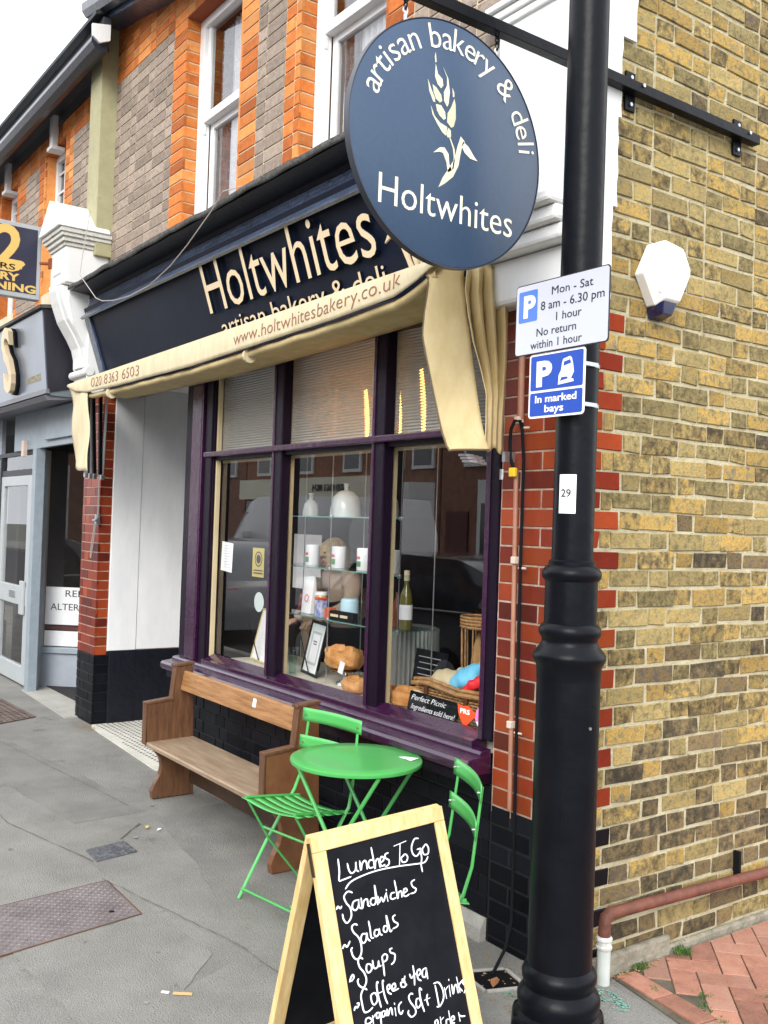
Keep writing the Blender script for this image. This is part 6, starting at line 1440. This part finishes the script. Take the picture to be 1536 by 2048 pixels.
skin('head', [(px_+.06, py_-.12, 1.27), (px_+.07, py_-.15, 1.33), (px_+.085, py_-.19, 1.385), (px_+.09, py_-.20, 1.44)], [(0, 1), (1, 2), (2, 3)], [.05, .048, .072, .08], skinm, PR)
b = MB(); b.grid(lambda a, q: (px_+.085+.094*math.cos(a*6.283)*math.sin(q*1.75), py_-.175+.1*math.sin(a*6.283)*math.sin(q*1.75), 1.435+.1*math.cos(q*1.75)-(.085*q*q if math.sin(a*6.283) > -.8 else 0)), 28, 12); build('hair', b, hairm, PR, smooth=True, thick=.012)
for s_, q in ((-1, (px_-.16, py_-.3, .98)), (1, (px_+.26, py_-.36, 1.02))):
    vs = [q, (q[0]+.01, q[1]-.05, q[2]-.01), (q[0]+.012, q[1]-.09, q[2]-.015)]; skin('hand', vs, [(0, 1), (1, 2)], [.03, (.038, .018), (.036, .014)], skinm, PR, sub=1)
    for k in range(4):
        x = q[0]-.022+.017*k; ln = (.06, .07, .066, .05)[k]; skin('finger', [(x, q[1]-.10, q[2]-.015), (x, q[1]-.10-ln*.5, q[2]-.022), (x, q[1]-.10-ln*.85, q[2]-.05)], [(0, 1), (1, 2)], [.0085, .008, .007], skinm, PR, sub=1)
    skin('thumb', [(q[0]+s_*-.03, q[1]-.05, q[2]-.01), (q[0]+s_*-.05, q[1]-.08, q[2]-.02), (q[0]+s_*-.045, q[1]-.11, q[2]-.03)], [(0, 1), (1, 2)], [.011, .009, .008], skinm, PR, sub=1)
hd = Vector((px_+.088, py_-.20, 1.42))
b = MB(); b.add([tuple(hd+Vector(v)) for v in ((-.012, -.072, 0.0), (.012, -.072, 0.0), (0, -.075, .03), (0, -.1, .0), (0, -.078, -.008))], [(0, 3, 2), (1, 2, 3), (0, 4, 3), (1, 3, 4)]); build('nose', b, skinm, PR)
for s_ in (-1, 1):
    b = MB(); b.lathe([(.0, -.008), (.009, -.004), (.009, .004), (0, .008)], tuple(hd+Vector((s_*.03, -.071, .02))), 10); build('eye', b, blackm, PR, smooth=True)
b = MB(); b.obox(tuple(hd+Vector((0, -.074, -.032))), (1, 0, 0), (0, 1, 0), (0, 0, 1), .02, .004, .004); build('mouth', b, mat('lips', (.4, .1, .09), .5), PR, bevel=.002)
b = MB(); b.lathe([(.15, .35), (.17, .5), (.165, .8), (.155, .95)], (px_, py_, 0), 24); build('apron_skirt', b, blackm, PR, smooth=True)
for s_ in (-1, 1): b = MB(); b.tube([(px_+s_*.07, py_, .4), (px_+s_*.07, py_, .0)], [.07, .045], 10); b.box(px_+s_*.07-.04, py_-.16, 0, px_+s_*.07+.04, py_+.05, .06); build('trouser_leg', b, blackm, PR, smooth=True)
# ================================================================== SMALL GROUND THINGS
tag(build('wooden_stirrer', MB().obox((-.655, -1.215, G+.009), (.6, .8, 0), (-.8, .6, 0), (0, 0, 1), .033, .004, .003), mat('pale stick', (.6, .4, .18), .7)), 'broken pale wooden stick lying on the pavement', 'stick')
tag(build('stick_stub', MB().obox((-.70, -1.26, G+.007), (.7, .7, 0), (-.7, .7, 0), (0, 0, 1), .014, .005, .002), paper), 'short white stub beside the broken stick', 'stub')
lf_m = mat('dry leaf', (.3, .13, .05), .8, var=.4)
def leaf(c, s_, rz, col, label, nm='dry_leaf'):
    b = MB(); P = [(0, -1), (.45, -.3), (.5, .3), (0, 1), (-.5, .3), (-.4, -.4)]
    b.add([(p[0]*s_, p[1]*s_, .3*s_*abs(p[0])) for p in P]+[(0, 0, 0)], [(i, (i+1) % 6, 6) for i in range(6)]); o = build(nm, b, col, None, thick=.0008, local=True); o.location = c; o.rotation_euler = (rnd.uniform(-.2, .2), rnd.uniform(-.3, .3), rz); tag(o, label, 'leaf')
leaf((-.13, -.24, G+.02), .032, .6, lf_m, 'brown dry leaf caught in the corner gully')
leaf((-2.45, -.62, G+.012), .02, 1.2, mat('yellow leaf', (.55, .4, .1), .8), 'yellow leaf in the pavement hollow near the pew')
leaf((-2.38, -.58, G+.012), .016, .3, paper, 'white scrap near the yellow leaf', 'paper_scrap')
b = MB()
for i in range(260):
    if i < 90: x, y = -5.02+rnd.gauss(0, .09), -.06+rnd.gauss(0, .03)
    elif i < 170: x, y = rnd.uniform(-.35, .05), rnd.uniform(-.34, -.05)
    elif i < 215: x, y = .03+rnd.uniform(0, .05), rnd.uniform(.1, .5)
    else: x, y = rnd.uniform(-2.6, -.5), rnd.uniform(-.9, -.1)
    s_ = rnd.uniform(.003, .009); q = rnd.uniform(0, 6.28); z = G+.007
    b.add([(x+s_*math.cos(q+k*2.1)*rnd.uniform(.6, 1.3), y+s_*math.sin(q+k*2.1), z+rnd.uniform(0, .003)) for k in range(3)], [(0, 1, 2)])
o = build('leaf_litter', b, mat('leaf litter', (.25, .13, .05), .9, col2=(.45, .3, .14), vscale=50), thick=.001); o['kind'] = 'stuff'
grass_m = mat('weed green', (.06, .13, .025), .7, var=.4, vscale=40)
def weed(nm, label, pts, n, h):
    b = MB()
    for i in range(n):
        x, y = rnd.choice(pts); x += rnd.gauss(0, .012); y += rnd.gauss(0, .012); q = rnd.uniform(0, 6.28); l = h*rnd.uniform(.5, 1); dx, dy = math.cos(q)*l*.7, math.sin(q)*l*.7; w0 = .0018
        b.add([(x-dy/l*w0, y+dx/l*w0, G), (x+dy/l*w0, y-dx/l*w0, G), (x+dx*.6+dy/l*w0, y+dy*.6-dx/l*w0, G+l*.8), (x+dx, y+dy, G+l*.9)], [(0, 1, 2), (0, 2, 3)])
    o = build(nm, b, grass_m, thick=.0006); tag(o, label, 'weed'); return o
weed('weed_tuft', 'small leafy weed growing at the foot of the brick side wall', [(.05, .58), (.055, .6)], 130, .03)
weed('weed_tuft', 'low green weed by the wall beside the grey white downpipe', [(.045, .36), (.05, .33)], 110, .022)
o = weed('joint_moss', 'moss', [(.328, .357), (.32, .37), (.36, .30), (.50, .22), (.47, .25), (.19, .25), (.4, .27), (.6, .2), (.56, .24), (.45, .55), (.5, .7), (.55, .66)], 500, .012)
o['kind'] = 'stuff'; del o['category']; del o['label']
# spray mark
gp_ = mat('turquoise spray paint', (.2, .5, .4), .8, var=.3, vscale=60)
b = MB()
for (x, y) in [(.08+.012*i, .03+.02*math.sin(i*.9)+.01*(i % 3)) for i in range(14)]+[(.12+.015*i, .085-.004*i) for i in range(8)]+[(-.07+.01*i, -.235) for i in range(4)]:
    for k in range(7):
        cx, cy, s_ = x+rnd.gauss(0, .008), y+rnd.gauss(0, .006), rnd.uniform(.002, .006); b.add([(cx+s_*math.cos(q), cy+s_*math.sin(q)*.7, G+.006) for q in (0, 1.2, 2.5, 3.7, 5)], [(0, 1, 2, 3, 4)])
o = build('spray_mark', b, gp_); o['kind'] = 'structure'
b = MB()
for (x, y, z) in [(-5.0, .0, .35), (-.35, -.02, .3), (-.2, -.02, .45)]: pass
# ================================================================== ACROSS THE STREET (seen in the glass)
def car_body(nm, label, cat, x0, y0, L_, W_, H_, prof, win, body, facing=1, zg=G-.12, wr=.31, wx=(.18, .8)):
    t = thing(nm, label, cat, (x0+L_/2, y0, zg)); zc = zg
    def sect(k, inset):
        return [(x0+p[0]*L_, zc+p[1]*H_) for p in prof]
    P = sect(0, 0); n = len(P); hw = W_/2
    b = MB(); rings = []
    for yy, zs, xs in ((-hw, .0, .97), (-hw*.99, .35, 1.0), (-hw*.78, 1, 1), (hw*.78, 1, 1), (hw*.99, .35, 1), (hw, 0, .97)):
        ring = []
        for (px2, pz2) in P:
            zz = pz2; cut = zc+H_*.60
            if zs < 1 and zz > cut: zz = cut+(zz-cut)*zs
            ring.append((x0+L_/2+(px2-x0-L_/2)*xs, y0+yy, zz))
        rings.append(ring)
    for ring in rings: b.v += ring; 
    for i in range(5):
        for k in range(n): b.f.append((i*n+k, i*n+(k+1) % n, (i+1)*n+(k+1) % n, (i+1)*n+k)); b.mi.append(0)
    b.f += [tuple(range(n)), tuple(range(5*n, 6*n))]; b.mi += [0, 0]
    build('body', b, body, t, bevel=.03, smooth=True)
    for s_ in (-1, 1):
        for wpoly in win:
            b = MB(); b.add([(x0+a*L_, y0+s_*(hw*(.995-.20*max(0, (c-.60)/.4)))+s_*.012, zc+c*H_) for a, c in wpoly], [tuple(range(len(wpoly)))]); build('window', b, mat('dark car glass', (.01, .012, .015), .08, coat=1), t, thick=.01)
        b = MB(); b.tube([(x0+a*L_, y0+s_*(hw*(.995-.20*max(0, (c-.60)/.4))+.02), zc+c*H_) for a, c in win[0][:1]+[(.5, .625), (.88, .65)]], .012, 6); build('chrome_strip', b, metal, t)
        for wq in wx:
            b = MB(); b.lathe([(wr*.62, -.1), (wr*.98, -.1), (wr, -.08), (wr, .08), (wr*.98, .1), (wr*.62, .1)], (0, 0, 0), 24); b.xf(Matrix.Translation((x0+wq*L_, y0+s_*(hw-.1), zc+wr)) @ Matrix.Rotation(math.radians(90), 4, 'X')); o = build('wheel', b, mat('tyre', (.015, .015, .015), .8), t, smooth=True)
            b = MB(); b.lathe([(wr*.6, -.105), (wr*.6, .105)], (0, 0, 0), 20); b.xf(Matrix.Translation((x0+wq*L_, y0+s_*(hw-.1), zc+wr)) @ Matrix.Rotation(math.radians(90), 4, 'X')); build('rim', b, metal, o)
        b = MB(); b.obox((x0+.32*L_, y0+s_*(hw+.09), zc+.66*H_), (1, 0, 0), (0, 1, 0), (0, 0, 1), .06, .09, .07); build('door_mirror', b, body, t, bevel=.02)
        b = MB(); b.obox((x0+.985*L_, y0+s_*hw*.75, zc+.5*H_), (1, 0, 0), (0, 1, 0), (0, 0, 1), .03, .14, .08); build('tail_light', b, mat('red lamp', (.5, .01, .01), .2), t, bevel=.01)
        b = MB(); b.obox((x0+.02*L_, y0+s_*hw*.72, zc+.42*H_), (1, 0, 0), (0, 1, 0), (0, 0, 1), .04, .16, .06); build('headlight', b, whitemetal, t, bevel=.01)
    return t
hatch = [(0, .14), (0, .38), (.03, .47), (.22, .58), (.36, .94), (.45, 1), (.78, .98), (.9, .88), (.985, .62), (1, .45), (1, .16)]
hwin = [[(.27, .62), (.375, .9), (.53, .94), (.53, .64)], [(.55, .64), (.55, .94), (.77, .91), (.88, .66)]]
car_body('parked_car', 'dark blue black hatchback parked at the kerb opposite the window', 'car', -8.3, -4.15, 4.3, 1.75, 1.5, hatch, hwin, mat('dark car paint', (.02, .024, .035), .15, coat=1))
car_body('parked_car', 'grey hatchback parked at the near kerb further left', 'car', -14.2, -4.15, 4.3, 1.75, 1.5, hatch, hwin, mat('grey car paint', (.2, .21, .23), .2, coat=1))
vprof = [(0, .1), (0, .36), (.03, .44), (.13, .52), (.24, .95), (.3, 1), (.99, .99), (1, .5), (1, .1)]
car_body('white_van', 'white panel van standing across the street', 'van', -17.0, -7.6, 5.4, 2.0, 2.3, vprof, [[(.16, .56), (.245, .86), (.36, .88), (.36, .56)]], mat('white van paint', (.85, .86, .88), .25, coat=.6), wr=.36)
TB_ = [('terrace_house', 'dark brick terrace house with white bay window across the street', -18.5, -12.5, (.26, .13, .09)), ('corner_shop', 'shop with cream fascia on the far side of the street', -30, -21.5, (.3, .15, .1)), ('terrace_house', 'narrow brown brick house between the far shop and bay house', -21.4, -18.6, (.27, .15, .1)), ('terrace_house', 'brick terrace house opposite with white bay, right of the others', -12.4, -5, (.26, .13, .09)), ('terrace_house', 'brick terrace house opposite the street corner', -4.9, 4, (.27, .14, .1)), ('terrace_house', 'plain brown brick house beyond the cream shop', -42, -30.1, (.27, .14, .1))]
for i, (nm, lb, x0, x1, col) in enumerate(TB_):
    t = thing(nm, lb, 'house', ((x0+x1)/2, -14.2, G), 'terrace across the street'); bm_ = mat('far brick %d' % i, col, .9, var=.3, vscale=6, bump=.4)
    build('wall', MB().box(x0, -20, G-.2, x1, -14.2, 5.7), bm_, t)
    build('roof', MB().ext_x([(-20, 5.7), (-14.0, 5.7), (-14.0, 5.78), (-17.1, 7.9), (-20, 5.78)], x0+.004, x1-.004), slatec, t)
    nw = max(2, int((x1-x0)/2.3))
    for k in range(nw):
        xc = x0+(k+.5)*(x1-x0)/nw
        o = build('window', MB().box(xc-.5, -14.19, 3.3, xc+.5, -14.12, 4.75), woodwhite, t); build('pane', MB().box(xc-.4, -14.13, 3.4, xc+.4, -14.11, 4.0).box(xc-.4, -14.13, 4.08, xc+.4, -14.11, 4.65), MATS['dark car glass'], o)
    if nm == 'corner_shop':
        build('fascia_board', MB().box(x0, -14.19, 2.45, x1, -13.9, 3.15), mat('cream fascia', (.82, .78, .62), .6), t); build('shop_glass', MB().box(x0+.2, -14.15, .5, x1-.2, -14.1, 2.4), MATS['dark car glass'], t)
        k = text_mb('020 8363 8874', .32, .01, 0); k.xf(frame((x1-1.4, -13.88, 2.7), (-1, 0, 0), (0, 0, 1))); build('lettering', k, ink, t)
    else:
        xc = (x0+x1)/2
        o = build('bay', MB().ext_z([(xc-1.2, -14.2), (xc-.8, -13.6), (xc+.8, -13.6), (xc+1.2, -14.2)], G, 2.9), whitec, t)
        build('pane', MB().box(xc-.65, -13.6, 1.0, xc-.1, -13.585, 2.3).box(xc+.1, -13.6, 1.0, xc+.65, -13.585, 2.3), MATS['dark car glass'], o)
        build('door', MB().box(x0+.3, -14.19, G, x0+1.2, -14.14, 2.1), mat('far door', (.1, .02, .02), .5), t)
    build('chimney', MB().box(x0+.3, -17.4, 7, x0+1.2, -16.8, 8.7), bm_, t)
